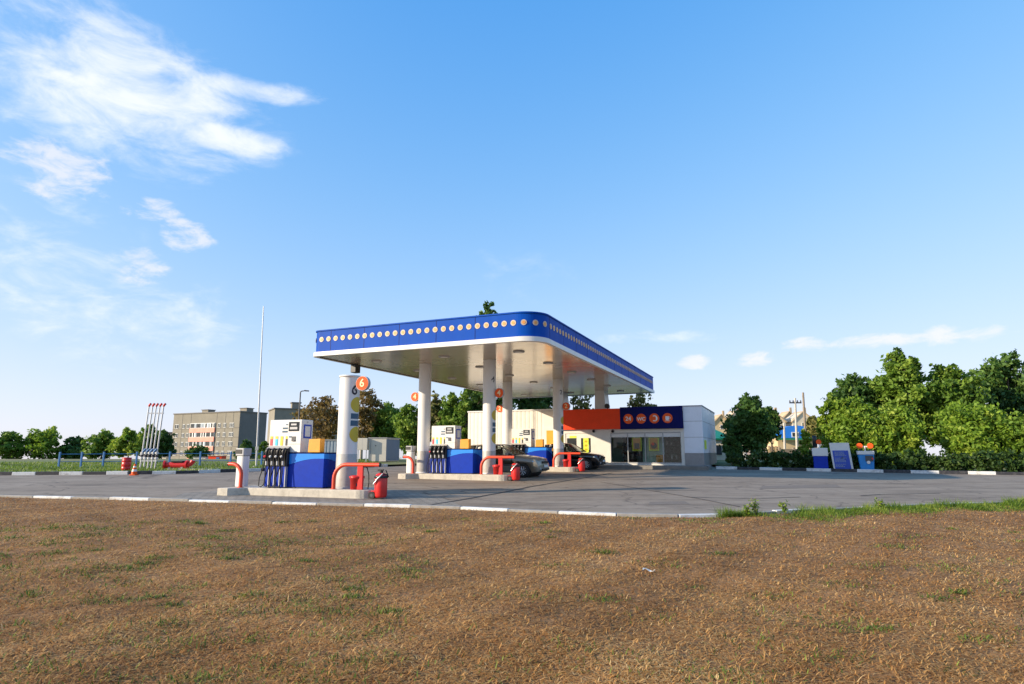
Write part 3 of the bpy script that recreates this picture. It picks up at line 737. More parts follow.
# fuel pumps
def make_pump(label):
    r = root('fuel_pump', label, 'fuel pump', (0, 0, 0), 0, 'fuel pumps on the islands')
    b_ = MB(); b_.box(1.2, 3.0, .14, 1.02, .03, 1.0, 0)            # hydraulic cabinet
    base_ = b_.build('cabinet', [M['pumpblue']], r, bevel=.012)
    sw = MB()                                                      # light blue swoosh panel on the front and right end
    top = [(1.9 + 1.1 * i / 16, .992) for i in range(17)]; bot = [(1.9 + 1.1 * i / 16, .68 + .17 * math.sin(min(1, i / 13) * PI / 2)) for i in range(17)]
    sw.prism([(x, z) for x, z in bot] + [(x, z) for x, z in top[::-1]], .132, .139, 0, 'y')
    bot = [(.14 + .88 * i / 10, .85 - .22 * (i / 10) ** 2) for i in range(11)]
    sw.prism(bot + [(1.02, .992), (.14, .992)], 3.001, 3.007, 0, 'x'); sw.build('swoosh_panel', M['skyblue'], base_)
    MB().box(1.22, 2.98, .16, 1.0, 0, .029).build('foot', M['black'], r)
    MB().box(1.88, 3.02, .13, 1.04, 1.0, 1.03).build('cabinet_top', M['navy'], r)
    h = MB(); h.box(1.17, 2.22, .16, .70, 1.03, 2.0); head = h.build('head', M['white'], r, bevel=.015)
    m = MB(); m.box(1.78, 2.21, .150, .158, 1.04, 1.98); m.build('control_panel', M['white'], head)
    MB().box(1.81, 2.14, .138, .149, 1.66, 1.93).build('display', M['screen'], head)
    d2 = MB(); d2.box(1.88, 2.06, .134, .1375, 1.83, 1.88); d2.box(1.85, 2.09, .134, .1375, 1.71, 1.78); d2.build('readout', M['grey'], head)
    kp = MB(); kp.box(1.92, 2.05, .14, .149, 1.36, 1.5, 0); kp.box(1.94, 2.03, .12, .14, 1.36, 1.39, 0); kp.build('card_reader', M['darkgrey'], head)
    nt = MB(); nt.box(1.60, 1.78, .153, .159, 1.72, 1.77); nt.box(1.59, 1.77, .153, .159, 1.62, 1.67); nt.box(1.70, 1.77, .153, .159, 1.84, 1.87); nt.box(1.83, 1.91, .142, .149, 1.47, 1.51); nt.build('notice', M['teal'], head)
    MB().box(1.77, 2.225, .147, .162, 1.27, 1.285).build('seam', M['seam'], head)
    sc = MB(); sc.box(2.221, 2.229, .25, .62, 1.45, 1.86, 0); sc.box(2.229, 2.234, .31, .56, 1.5, 1.81, 1); sc.build('side_notice', [M['signblue'], M['white']], head)
    MB().box(2.221, 2.227, .40, .45, 1.92, 1.95).build('seam', M['seam'], head)
    bt = MB(); bt.box(1.17, 1.90, .02, .1395, .62, 1.15, 0); bt.build('nozzle_boot', M['black'], r, bevel=.02)
    tp = MB(); tp.add([(1.18, .05, 1.151), (1.89, .05, 1.151), (1.89, .15, 1.215), (1.18, .15, 1.215)], [(0, 1, 2, 3)]); tp.build('boot_hood', M['skirt'], r)
    for i, mm in enumerate(('fuelred', 'fuelcyan', 'fuelyel', 'black')):
        xg = 1.25 + .17 * i
        fb = MB(); fb.box(xg - .04, xg + .04, .150, .158, 1.235, 1.43, 0); fb.box(xg - .04, xg + .04, .150, .158, 1.43, 1.51, 1)
        fb.build('fuel_label', [M[mm], M['fuelyel']], head)
        xn = 1.26 + .18 * i
        MB().box(xn - .075, xn + .045, .028, .132, .03, .615).build('hose_panel', M['pumpblue'], r)
        nz_ = MB(); nz_.tube([(xn, -.03, .78), (xn, -.04, .98), (xn + .02, -.05, 1.08), (xn + .06, -.03, 1.14), (xn + .10, .03, 1.12)], [.03, .042, .045, .03, .018], 8)
        nz_.tube([(xn - .02, -.07, .84), (xn - .05, -.09, .98), (xn, -.08, 1.08)], .013, 6)
        no = nz_.build('nozzle', M['black'], r)
        MB().cyl((xn - .02, -.075, .90), (xn - .02, -.10, .93), .035, .03, 10).build('nozzle_guard', [M['fuelred'], M['white'], M['white'], M['white']][i], no)
        MB().cyl((xn + .005, -.03, .66), (xn, -.03, .79), .024, n=8).build('hose_swivel', M['galv'], no)
        hz = MB(); hz.tube([(xn + .005, -.03, .68), (xn + .02, -.05, .4), (xn + .01, -.09, .10), (xn - .05, -.13, .03), (xn - .13, -.12, .06), (xn - .17, -.06, .28), (xn - .12, .0, .55), (xn - .07, .03, .9)], .014, 7)
        hz.build('hose', M['rubber'], r)
        MB().box(xn + .05, xn + .07, .02, .12, .03, .62).build('hose_rail', M['galv'], r)
    return r
def stretch_x(o):
    for c in o.children:
        if c.data.users == 1:
            for v in c.data.vertices: v.co.x = 1.30 + (v.co.x - 1.17) * 1.09
        stretch_x(c)
pl_ = ['nearest white and blue fuel pump, on the island of the thick pillar 6', 'middle white and blue fuel pump, between the two canopy columns marked 4', 'farthest white and blue fuel pump, half hidden behind the bronze car']
pump0 = make_pump(pl_[0]); stretch_x(pump0)
for k in range(3):
    p_ = pump0 if k == 0 else dup(pump0, pl_[k])
    p_.location = IL(k, 0, .10, KH); p_.rotation_euler.z = isl[k][3]
# yellow boxes on top of the cabinets
def make_box(label):
    m_ = MB(); m_.prism([(0, 0), (.42, 0), (.42, .40), (.02, .38)], 0, .22, 0, 'y')
    r = root('yellow_box', label, 'box', (0, 0, 0), 0, 'yellow boxes on the pump cabinets'); m_.build('body', M['yellow'], r, bevel=.015)
    MB().box(.05, .38, -.006, -.001, .05, .055).build('lid_seam', M['seam'], r); return r
bx0 = make_box('nearest yellow box, standing on the blue cabinet beside pillar 6')
for k, lb in enumerate(('', 'middle yellow box, on the blue cabinet left of the right-hand column 4', 'farthest yellow box, on the blue cabinet behind the bronze car')):
    b_ = bx0 if k == 0 else dup(bx0, lb)
    b_.location = IL(k, 2.78 if k == 0 else 2.72, .15, KH + 1.03); b_.rotation_euler.z = isl[k][3]
# slim pay terminals at the left end
def make_term(label):
    r = root('pay_terminal', label, 'terminal', (0, 0, 0), 0, 'grey terminals on the islands')
    m_ = MB(); m_.prism(rounded(-.19, .15, -.15, .15, .11), 0, .92); m_.build('body', M['white'], r, bevel=.01)
    m_ = MB(); m_.prism(rounded(-.21, .16, -.17, .17, .07), .93, 1.16); hd = m_.build('head', M['grey'], r, bevel=.015)
    MB().box(-.19, .06, -.179, -.17, .99, 1.12).build('screen', M['black'], hd, bevel=.005); return r
t0 = make_term('nearest grey pay terminal, at the left end of the pillar 6 island')
t0.location = IL(0, .20, .50, KH); t0.rotation_euler.z = isl[0][3]
t1 = dup(t0, 'middle pale pay terminal, just left of the left column 4', loc=IL(1, .17, .50, KH), rotz=isl[1][3])
# hoops
def hoop_pts(L, h, rr):
    p = [(0, 0, -.05), (0, 0, h - rr)] + [(rr - rr * math.cos(a), 0, h - rr + rr * math.sin(a)) for a in [i / 8 * PI / 2 for i in range(1, 9)]] + [(L, 0, h)]
    return p
def make_hoop(label, L, h, rr, two):
    r = root('hoop_guard', label, 'guard rail', (0, 0, 0), 0, 'red guard rails on the islands')
    MB().tube(hoop_pts(L, h, rr), .055, 12).build('rail', M['orangered'], r)
    MB().cyl((L, 0, h), (L + .03, 0, h), .057, n=12).build('end_cap', M['black'], r)
    MB().cyl((0, 0, 0), (0, 0, .015), .09, n=14).build('foot_plate', M['orangered'], r)
    if two:
        MB().box(two - .09, two + .09, -.03, .03, 0, h - .03).build('post', M['red'], r, bevel=.01)
    return r
ends = ['nearest', 'middle', 'farthest']
hr0 = make_hoop('nearest long red guard rail, curving past the foot of pillar 6', 1.46, .69, .40, .86)
hl0 = make_hoop('nearest short red guard rail, bent before the grey pay terminal', .48, .69, .34, 0)
for k in range(3):
    a = hr0 if k == 0 else dup(hr0, ['', 'middle long red guard rail, beside the right-hand column 4 and bronze car', 'farthest long red guard rail, beside column 2 before the black car'][k])
    a.location = IL(k, 3.74, .12, KH); a.rotation_euler.z = isl[k][3]
    if k < 2:
        a = hl0 if k == 0 else dup(hl0, 'middle short red guard rail, bent before the left column 4')
        a.location = IL(k, .60, -.02, KH); a.rotation_euler.z = isl[k][3] + PI
a = dup(hl0, 'red rail running behind the grey pay terminal towards the nearest nozzles', loc=IL(0, 1.25, 1.12, KH), rotz=isl[0][3] + PI)
a = dup(hl0, 'red rail hidden behind the left column 4 near the middle nozzles', loc=IL(1, 1.18, 1.1, KH), rotz=isl[1][3] + PI)
# air hose by the rail on the first island
m_ = MB(); m_.tube([(0, 0, .66), (.10, 0, .60), (.16, 0, .42), (.17, 0, .2), (.15, 0, .02)], .014, 8)
o = m_.build('air_hose', M['rubber'], loc=IL(0, 4.66, .20, KH), rotz=isl[0][3]); tag(o, 'thin black hose hanging from the nearest long red rail', 'hose')
# buckets
def make_bucket(label):
    r = root('fire_bucket', label, 'bucket', (0, 0, 0), 0, 'red buckets on the islands')
    MB().lathe([(0, 0), (.135, 0), (.15, .27), (.165, .27), (.165, .30), (.14, .30), (.11, .05)], n=20).build('pail', M['red'], r)
    MB().lathe([(.17, .30), (.172, .315), (.10, .34), (0, .345)], n=20).build('lid', M['red'], r)
    wrapdisc(.142, R(50), .14, .12, .12, False).build('notice', M['textdark'], r)
    MB().tube([(.168 * math.cos(a), 0, .27 - .11 * math.sin(a)) for a in [i / 10 * PI for i in range(11)]], .006, 6).build('handle', M['galv'], r); return r
k0 = make_bucket('nearest small red bucket, at the foot of pillar 6')
for k in range(3):
    a = k0 if k == 0 else dup(k0, ['', 'middle small red bucket, at the foot of the right-hand column 4', 'farthest small red bucket, at the foot of column 2'][k])
    a.location = IL(k, 4.42, .24, KH); a.scale = (1.3, 1.3, 1.15); a.rotation_euler.z = isl[k][3]
# wheeled extinguishers
def make_ext(label):
    r = root('wheeled_extinguisher', label, 'extinguisher', (0, 0, 0), 0, 'wheeled red extinguishers')
    MB().lathe([(0, .03), (.15, .04), (.175, .10), (.175, .58), (.15, .66), (.09, .70), (0, .70)], n=24).build('tank', M['red'], r)
    MB().lathe([(.178, .56), (.19, .57), (.19, .62), (.165, .635)], n=24).build('collar', M['black'], r)
    m_ = MB(); m_.cyl((0, 0, .69), (0, 0, .78), .05, n=12); m_.box(-.10, .06, -.03, .03, .76, .80); m_.build('valve', M['rubber'], r)
    m_ = MB(); m_.tube([(-.13, -.19, .40), (.0, -.2, .55), (.13, -.15, .69)], .022, 8); m_.build('hose_nozzle', M['silver'], r)
    m_ = MB(); m_.tube([(.12, -.15, .68), (.22, -.06, .66), (.2, .05, .6), (.08, .1, .78)], .015, 8); m_.build('hose', M['rubber'], r)
    for yy in (-.13, .13):
        m_ = MB(); m_.cyl((-.2, yy - .025, .10), (-.2, yy + .025, .10), .10, n=18); wh = m_.build('wheel', M['rubber'], r)
        MB().cyl((-.2, yy - .028, .10), (-.2, yy + .028, .10), .045, n=12).build('hub', M['darkgrey'], wh)
    m_ = MB(); m_.box(-.28, -.12, -.06, .06, .12, .22); m_.build('carriage', M['red'], r, bevel=.01); return r
e0 = make_ext('nearest wheeled red extinguisher, at the right end of the pillar 6 island')
for k in range(3):
    a = e0 if k == 0 else dup(e0, ['', 'middle wheeled red extinguisher, before the front wheel of the bronze car', 'farthest wheeled red extinguisher, before the front wheel of the black car'][k])
    p = IL(k, 5.22, .2); a.location = (p[0], p[1], plane_z(p[1])); a.rotation_euler.z = isl[k][3]

# ------------------------------------------------------------------ cars
def make_car(name, label, paint, loc, rotz, sedan, group):
    r = root(name, label, 'car', loc, rotz, group)
    fw, rw, wr = 1.30, -1.22, .295
    def arch(cx_, r_=.36, n_=9): return [(cx_ + r_ * math.cos(a), .29 + r_ * math.sin(a)) for a in [PI * .06 + PI * .88 * i / n_ for i in range(n_ + 1)]]
    top = [(-2.06, .60), (-2.08, .82), (-2.02, .97), (-1.75, .99), (-1.2, .985), (-.5, .975), (.3, .965), (.80, .955), (1.2, .91), (1.6, .855), (1.88, .79), (2.0, .71), (2.06, .62)]
    fr = [(2.09, .50), (2.09, .36), (2.02, .25), (1.7, .22)]
    bot = arch(fw) + [(.85, .2), (-.75, .2)] + arch(rw) + [(-1.7, .25), (-2.0, .3), (-2.07, .42)]
    prof = top + fr + bot
    def hwid(x, z):
        w_ = .835 - .13 * max(0, (x - 1.1) / 1.0) ** 2 - .10 * max(0, (-x - 1.2) / .9) ** 2
        w_ -= .05 * max(0, (.45 - z) / .25); w_ -= .055 * max(0, (z - .62) / .35) ** 1.5
        return w_
    ts = [-1, -.97, -.86, -.4, 0, .4, .86, .97, 1]; vs = []
    for t in ts:
        sh = {1: .035, .97: .012}.get(abs(t), 0)
        for x, z in prof:
            zz = z + (.03 * (1 - t * t) - sh if z > .6 else 0); xx = x - (.10 * t * t if x > 1.95 else 0) + (.07 * t * t if x < -1.98 else 0)
            vs.append((xx, t * hwid(x, z), zz))
    n_ = len(prof); fs = []
    for j in range(len(ts) - 1):
        for i in range(n_): fs.append((j * n_ + i, j * n_ + (i + 1) % n_, (j + 1) * n_ + (i + 1) % n_, (j + 1) * n_ + i))
    fs += [tuple(range(n_)), tuple(range((len(ts) - 1) * n_, len(ts) * n_))]
    mb_ = MB().add(vs, fs, 0, True); body = mb_.build('body', paint, r)
    # greenhouse
    gt = ([(-1.42, .97), (-1.0, 1.33), (-.7, 1.405), (-.1, 1.425), (.12, 1.40), (.86, .95)] if sedan else
          [(-1.98, .97), (-1.62, 1.30), (-1.3, 1.385), (-.5, 1.42), (-.02, 1.41), (.15, 1.385), (.86, .95)])
    def gw(z): return .775 - (z - .95) * .44
    tt = [-1, -.93, -.5, 0, .5, .93, 1]
    up = [p for p in gt if p[1] > 1.28]; vs = []
    for t in tt:
        for x, z in up: vs.append((x, t * gw(z), z + .02 * (1 - t * t) - (.02 if abs(t) == 1 else 0)))
    n_ = len(up); fs = [(j * n_ + i, j * n_ + i + 1, (j + 1) * n_ + i + 1, (j + 1) * n_ + i) for j in range(len(tt) - 1) for i in range(n_ - 1)]
    o = MB().add(vs, fs, 0, True).build('roof', paint, r); sd_ = o.modifiers.new('t', 'SOLIDIFY'); sd_.thickness = .03
    for s_ in (-1, 1):
        for (xa, za), (xb, zb_), rr in ((gt[-1], gt[-2], .032), (gt[0], gt[1], .05 if sedan else .04), ((-.32, .97), (-.32, 1.37), .035), ((-.80, .97), (-.98, 1.35), .06) if sedan else ((-1.06, .97), (-1.0, 1.36), .04)):
            MB().tube([(xa, s_ * (gw(za) - .012), za), ((xa + xb) / 2, s_ * (gw((za + zb_) / 2) - .012), (za + zb_) / 2), (xb, s_ * (gw(zb_) - .02), zb_ - .01)], rr, 8).build('roof_pillar', paint, r)
        for xs_ in (.05, -.95):
            q = MB().prism(rounded(-.10, .10, -.23, .23, .06), .75, 1.22).build('seat', M['rubber'], r, loc=(xs_ - .12, s_ * .36, 0)); q.rotation_euler.y = R(-14)
            MB().prism(rounded(-.05, .05, -.12, .12, .04), 1.22, 1.36).build('headrest', M['rubber'], r, loc=(xs_ - .22, s_ * .36, 0))
    MB().box(.42, .78, -.66, .66, .9, 1.0).build('dashboard', M['black'], r, bevel=.03)
    # glass
    x0 = gt[0][0]
    sd = [[(.70, .985), (.16, 1.325), (-.28, 1.345), (-.28, .99)], [(-.36, .99), (-.36, 1.345), (-.82, 1.335), (x0 + .62 if sedan else -1.02, .99)]]
    if not sedan: sd.append([(-1.1, .99), (-.9, 1.33), (-1.35, 1.31), (-1.68, 1.0)])
    for s_ in (-1, 1):
        for q in sd: MB().add([(x, s_ * (gw(z) + .006 - .02 * (z > 1.2) * .4), z) for x, z in q], [tuple(range(len(q)))]).build('side_window', M['carglass'], r)
    def slab(p0, p1, name_, ins=.06, lift=.008):
        (xa, za), (xb, zb) = p0, p1; d_ = Vector((xb - xa, 0, zb - za)).normalized(); nr = Vector((-d_.z, 0, d_.x)); nr = nr if nr.z > 0 else -nr
        q = []
        for f in (.06, .9):
            x, z = xa + (xb - xa) * f, za + (zb - za) * f
            for t in (-1, -.5, 0, .5, 1):
                crown = .02 * (1 - t * t) * f * (1 if zb > za else 1)
                q.append((x + nr.x * lift, t * (gw(z) - ins), z + nr.z * lift + crown))
        MB().add(q, [(i, i + 1, i + 6, i + 5) for i in range(4)], 0, True).build(name_, M['carglass'], r)
    slab(gt[-1], gt[-2], 'windscreen', lift=.014); slab(gt[0], gt[1], 'rear_window', lift=.014)
    # wheels
    for x in (fw, rw):
        for s_ in (-1, 1):
            y0 = s_ * .66; y1 = s_ * .825
            m_ = MB(); pr = [(.17, 0), (wr - .01, 0), (wr, .02), (wr, .145), (wr - .015, .165), (.19, .165)]
            vs = [(x + rr * math.cos(2 * PI * i / 28), y0 + s_ * yy, wr + rr * math.sin(2 * PI * i / 28)) for rr, yy in pr for i in range(28)]
            m_.add(vs, [(j * 28 + i, j * 28 + (i + 1) % 28, (j + 1) * 28 + (i + 1) % 28, (j + 1) * 28 + i) for j in range(5) for i in range(28)], 0, True)
            wheel = m_.build('wheel', M['rubber'], r)
            m_ = MB(); m_.cyl((x, y0 + s_ * .08, wr), (x, y0 + s_ * .10, wr), .195, n=28, mi=1); ys = y0 + s_ * .155
            for a in range(5):
                a_ = 2 * PI * a / 5 + .3; c_, q_ = math.cos(a_), math.sin(a_)
                for e in (-.06, .06):
                    p0 = Vector((x + .03 * c_ - e * .5 * q_, ys, wr + .03 * q_ + e * .5 * c_)); p1 = Vector((x + .185 * c_ - e * q_, ys - s_ * .01, wr + .185 * q_ + e * c_)); m_.cyl(p0, p1, .022, n=6)
            m_.cyl((x, ys - s_ * .02, wr), (x, ys + s_ * .008, wr), .05, n=14)
            for i in range(28):
                pass
            ring = [(x + rr * math.cos(2 * PI * i / 28), ys - s_ * .004, wr + rr * math.sin(2 * PI * i / 28)) for rr in (.178, .20) for i in range(28)]
            m_.add(ring, [(i, (i + 1) % 28, 28 + (i + 1) % 28, 28 + i) for i in range(28)])
            m_.build('rim', [M['silver'], M['black']], wheel)
        MB().cyl((x, -.78, .31), (x, .78, .31), .335, n=24).build('wheel_well', M['black'], r)
    # front: lights, grille, bumper, plate
    for s_ in (-1, 1):
        q = [(1.965, s_ * .36, .60), (1.86, s_ * .665, .63), (1.70, s_ * .735, .68), (1.72, s_ * .70, .77), (1.90, s_ * .60, .745), (1.985, s_ * .36, .70)]
        MB().add([(a + .03, b_ * 1.0 + s_ * .025, c) for a, b_, c in q] + [(a - .15, b_ - s_ * .05, c) for a, b_, c in q], [(0, 1, 2, 3, 4, 5), (6, 7, 8, 9, 10, 11)] + [(i, (i + 1) % 6, 6 + (i + 1) % 6, 6 + i) for i in range(6)]).build('headlight', M['headglass'], r)
        MB().box(-2.06, -1.95, s_ * .45, s_ * .74, .68, .92).build('tail_light', M['red'], r)
        m_ = MB(); m_.prism(rounded(-.05, .07, -.09, .09, .04), -.06, .07); mm_ = m_.build('mirror', paint, r, loc=(.58, s_ * .88, 1.0))
        MB().box(.32, .47, s_ * .797, s_ * .812, .86, .885).build('door_handle', M['black'], r)
        dl = MB()
        for xx in (.78, -.32, -1.0): dl.box(xx, xx + .012, s_ * .80, s_ * .839, .30 if xx > -.9 else .62, .90)
        dl.build('door_seam', M['black'], r)
        MB().box(-.85, .9, s_ * .825, s_ * .848, .50, .56).build('rub_strip', M['darkgrey'], r)
        MB().cyl((2.02, s_ * .50, .37), (2.055, s_ * .50, .37), .055, n=14).build('fog_light', M['headglass'], r)
    MB().box(2.02, 2.085, -.34, .34, .60, .70).build('grille', M['black'], r, bevel=.01)
    MB().box(2.05, 2.115, -.42, .42, .30, .37).build('air_intake', M['black'], r, bevel=.01)
    pl2 = MB(); pl2.box(2.095, 2.12, -.26, .26, .43, .54); pl2.build('number_plate', M['plate'], r, bevel=.004)
    MB().box(.72, .90, -.7, .7, .968, .985).build('wiper_cowl', M['black'], r)
    return r
def car_at(px, py, label, name, paint, sedan):
    """(px,py) = where the near front tyre touches the ground"""
    X, Y = gp(px, py); lx, ly = 1.30, -.74; c, s_ = math.cos(ROT), math.sin(ROT)
    cx_, cy_ = X - (lx * c - ly * s_), Y - (lx * s_ + ly * c)
    o = make_car(name, label, paint, (cx_, cy_, plane_z(cy_)), ROT, sedan, 'cars refuelling under the canopy')
    o.rotation_euler = (R(1.05), R(.45), ROT); return o
car_at(523, 477.6, 'bronze-grey hatchback refuelling beside the middle pump island', 'parked_car', M['silverpaint'], False)
car_at(586.5, 469.9, 'black car parked beside the farthest island before the shop door', 'parked_car', M['blackpaint'], True)

# ------------------------------------------------------------------ shop
def FX(px, py=440, yp=YF): return onface(px, py, yp)[0]
def FZ(px, py, yp=YF): return onface(px, py, yp)[1]
shop = root('station_shop', 'low cream shop with red and navy sign band and glazed front', 'shop', (*C0, 0), ROT)
xl_, xr_ = FX(557), FX(703.5); xw0, xw1 = FX(610.5), FX(681); xd0, xd1 = FX(565.5), FX(592)
zb = FZ(650, 463.6); zw1 = FZ(650, 432.2); zsb = FZ(620, 429); zst = FZ(640, 408); ztop = FZ(690, 406.3)
wy0 = S(FX(640), YF)[1]; zg = plane_z(wy0)
tw = .22
mb = MB()
mb.box(xl_, xd0, YF, YF + tw, zg - .3, ztop - .25); mb.box(xd1, xw0, YF, YF + tw, zg - .3, ztop - .25)
mb.box(xd0, xd1, YF, YF + tw, zw1 - .02, ztop - .25); mb.box(xw0, xw1, YF, YF + tw, zw1, ztop - .25); mb.box(xw0, xw1, YF, YF + tw, zg - .3, zb)
mb.box(xl_, xl_ + tw, YF + tw, YF + 9, zg - .3, ztop - .25); mb.box(xl_ + tw, xr_ - tw, YF + 9 - tw, YF + 9, zg - .3, ztop - .25)
mb.box(xw1, xw1 + .18, YF - .03, YF + tw, zg - .3, ztop - .3)
mb.build('wall', M['wall'], shop)
MB().box(xl_ + .02, xr_ - .3, YF + .05, YF + 8.9, ztop - .33, ztop - .254).build('roof', M['skirt'], shop)
# corner block
xp0 = xw1 + .182
mb = MB(); zp = FZ(690, 453.2)
mb.box(xp0, xr_, YF - .06, YF + 7.5, zp, ztop); mb.build('corner_block', M['pilaster'], shop, bevel=.02)
mb = MB(); mb.box(xp0 + .01, xr_ - .01, YF - .05, YF + 7.49, zg - .3, zp - .002); mb.build('plinth', M['plinth'], shop)
mb = MB()
for py in (421.5, 437.5): z = FZ(690, py); mb.box(xp0, xr_ + .004, YF - .064, YF - .058, z, z + .025); mb.box(xr_ - .002, xr_ + .004, YF - .06, YF + 7.5, z, z + .025)
mb.box(xp0 - .01, xr_ + .03, YF - .09, YF + 7.52, ztop, ztop + .05); mb.build('panel_seam', M['seam'], shop)
# sign band
xm = FX(620, 418, YF - .18)
o = MB().box(xl_ - .05, xm, YF - .18, YF - .004, zsb, zst + .0).build('sign_band', M['redsign'], shop, bevel=.01)
xs1 = FX(682.6, 418, YF - .2)
nv = MB().box(xm + .004, xs1, YF - .20, YF - .004, zsb - .02, zst + .06).build('sign_band', M['navy'], shop, bevel=.01)
tag(nv, 'navy part of the sign band with four orange round symbols'); tag(o, 'plain red part of the sign band')
zi = FZ(648, 418.5, YF - .2); ri = .29
for px_ in (628.3, 641.2, 654.3, 667.5):
    xi = FX(px_, 418, YF - .2)
    e = MB(); e.disc((0, 0), ri, -.02, 0, 28); e = e.build('symbol_disc', M['orange'], nv, loc=(xi, YF - .201, zi))
    if px_ < 640: textobj('symbol', '24', .34, M['textwhite'], e, (0, -.026, 0), .004, None, .006)
    elif px_ < 650: textobj('symbol', 'WC', .28, M['textwhite'], e, (0, -.026, -.03), .004, None, .006)
    elif px_ < 660:
        m_ = MB(); ou = [(.02 + .24 * math.sin(a), .24 * math.cos(a)) for a in [i / 12 * PI for i in range(13)]]; inn = [(.02 + .11 * math.sin(a), .22 * math.cos(a)) for a in [i / 12 * PI for i in range(12, -1, -1)]]
        m_.prism([(x, z) for x, z in ou + inn], -.028, -.0205, 0, 'y'); m_.box(-.10, .05, -.028, -.0205, .15, .22); m_.box(-.10, .05, -.028, -.0205, -.22, -.15); q = m_.build('symbol', M['textwhite'], e); q.scale = (.74, 1, .74)
    else:
        m_ = MB(); m_.prism([(-.15, .14), (.12, .14), (.12, -.10), (.06, -.17), (-.09, -.17), (-.15, -.10)], -.028, -.0205, 0, 'y')
        m_.tube([(.12, -.024, .09), (.21, -.024, .06), (.21, -.024, -.04), (.12, -.024, -.08)], .02, 6); m_.box(-.2, .17, -.028, -.0205, -.23, -.195); q = m_.build('symbol', M['textwhite'], e); q.scale = (.74, 1, .74)
# glazed front
frm = MB(); nP = 4; fw_ = .055
xx = [xw0 + (xw1 - xw0) * i / nP for i in range(nP + 1)]
zh = FZ(650, 437)
for x in xx: frm.box(x - fw_ / 2, x + fw_ / 2, YF + .02, YF + .10, zb, zw1)
frm.box(xw0, xw1, YF + .021, YF + .099, zw1 - .06, zw1 - .002); frm.box(xw0, xw1, YF + .021, YF + .099, zb + .002, zb + .07)
frm.build('window_frame', M['grey'], shop)
for i in range(4):
    MB().add([(xx[i] + .03, YF + .06, zb + .07), (xx[i + 1] - .03, YF + .06, zb + .07), (xx[i + 1] - .03, YF + .06, zh), (xx[i] + .03, YF + .06, zh)], [(0, 1, 2, 3)]).build('window', M['glass'], shop)
    MB().box(xx[i] + .03, xx[i + 1] - .03, YF + .045, YF + .075, zh, zw1 - .06).build('header_panel', M['white'], shop)
# entrance door
df = MB(); zd1 = FZ(580, 433.5)
df.box(xd0, xd0 + .09, YF + .03, YF + .15, zb - .1, zd1); df.box(xd1 - .09, xd1, YF + .03, YF + .15, zb - .1, zd1); df.box(xd0 + .09, xd1 - .09, YF + .031, YF + .149, zd1 - .28, zd1 - .001)
xm_ = (xd0 + xd1) / 2; df.box(xm_ - .14, xm_ + .14, YF + .032, YF + .148, zb - .1, zd1 - .28)
df.build('door_frame', M['wall'], shop)
for a, c in ((xd0 + .1, xm_ - .145), (xm_ + .145, xd1 - .1)):
    dd = MB().box(a, c, YF + .06, YF + .09, zb - .08, zd1 - .29).build('door', M['windark'], shop)
    MB().cyl((c - .1, YF + .03, zb + .8), (c - .1, YF + .03, zb + 1.1), .015, n=8).build('handle', M['galv'], dd)
yp_ = MB(); yp_.box(xd0 + .25, xd0 + .7, YF + .024, YF + .0295, zd1 - .27, zd1 - .14); yp_.build('door_notice', M['limeposter'], shop)
# interior
it = MB(); it.box(xl_ + .3, xr_ - .5, YF + 4.2, YF + 4.3, zg, ztop - .4); it.box(xl_ + .3, xr_ - .5, YF + .25, YF + 4.2, zb - .15, zb - .1); it.build('inner_wall', M['interior'], shop)
sh = MB()
for i in range(4):
    z = zb + .2 + .42 * i; sh.box(xw0 + .3, xw0 + 2.0, YF + 1.7, YF + 2.1, z, z + .05)
    sh.box(xw1 - 1.9, xw1 - .2, YF + 1.2, YF + 1.6, z, z + .05)
    for j in range(12):
        for xa in (xw0 + .32, xw1 - 1.88): hh = random.uniform(.06, .3); q = xa + .135 * j; sh.box(q, q + .11, YF + (1.72 if xa < xw0 + 1 else 1.25), YF + (1.9 if xa < xw0 + 1 else 1.45), z + .051, z + .051 + hh, random.choice((0, 1, 2, 3)))
sh.box(xw0 + .3, xw0 + 2.0, YF + 2.1, YF + 2.14, zb - .1, zb + 2.0, 4)
sh.build('shelving', [M['shelf'], M['interiordark'], M['shelf'], M['skirt'], M['interiordark']], shop)
MB().box(xx[1] + .2, xx[2] + 1.0, YF + 1.4, YF + 1.9, zb - .1, zb + .75).build('counter', M['shelf'], shop, bevel=.02)
MB().box(xx[2] + .5, xx[2] + .95, YF + .6, YF + 1.0, zb - .1, zb + .5).build('display_bin', M['yellow'], shop, bevel=.02)
step = MB().box(xl_ - .3, xr_ + .35, YF - 1.5, YF + .02, zg - .4, zb - .09).build('shop_step', M['pavedark'], bevel=.02, loc=(*C0, 0), rotz=ROT); tag(step, kind='structure')
MB().box(xx[2] - .35, xx[3] - .1, YF + 1.0, YF + 1.05, zb - .1, zh + .1).build('display_panel', M['interior'], shop)  # added panel, its bright teal stands in for indoor light
# wall sign on the side of the corner block
o = MB().box(xr_ + .006, xr_ + .03, YF + .35, YF + 1.2, FZ(700, 449), FZ(700, 440)).build('side_notice', M['limeposter'], shop)
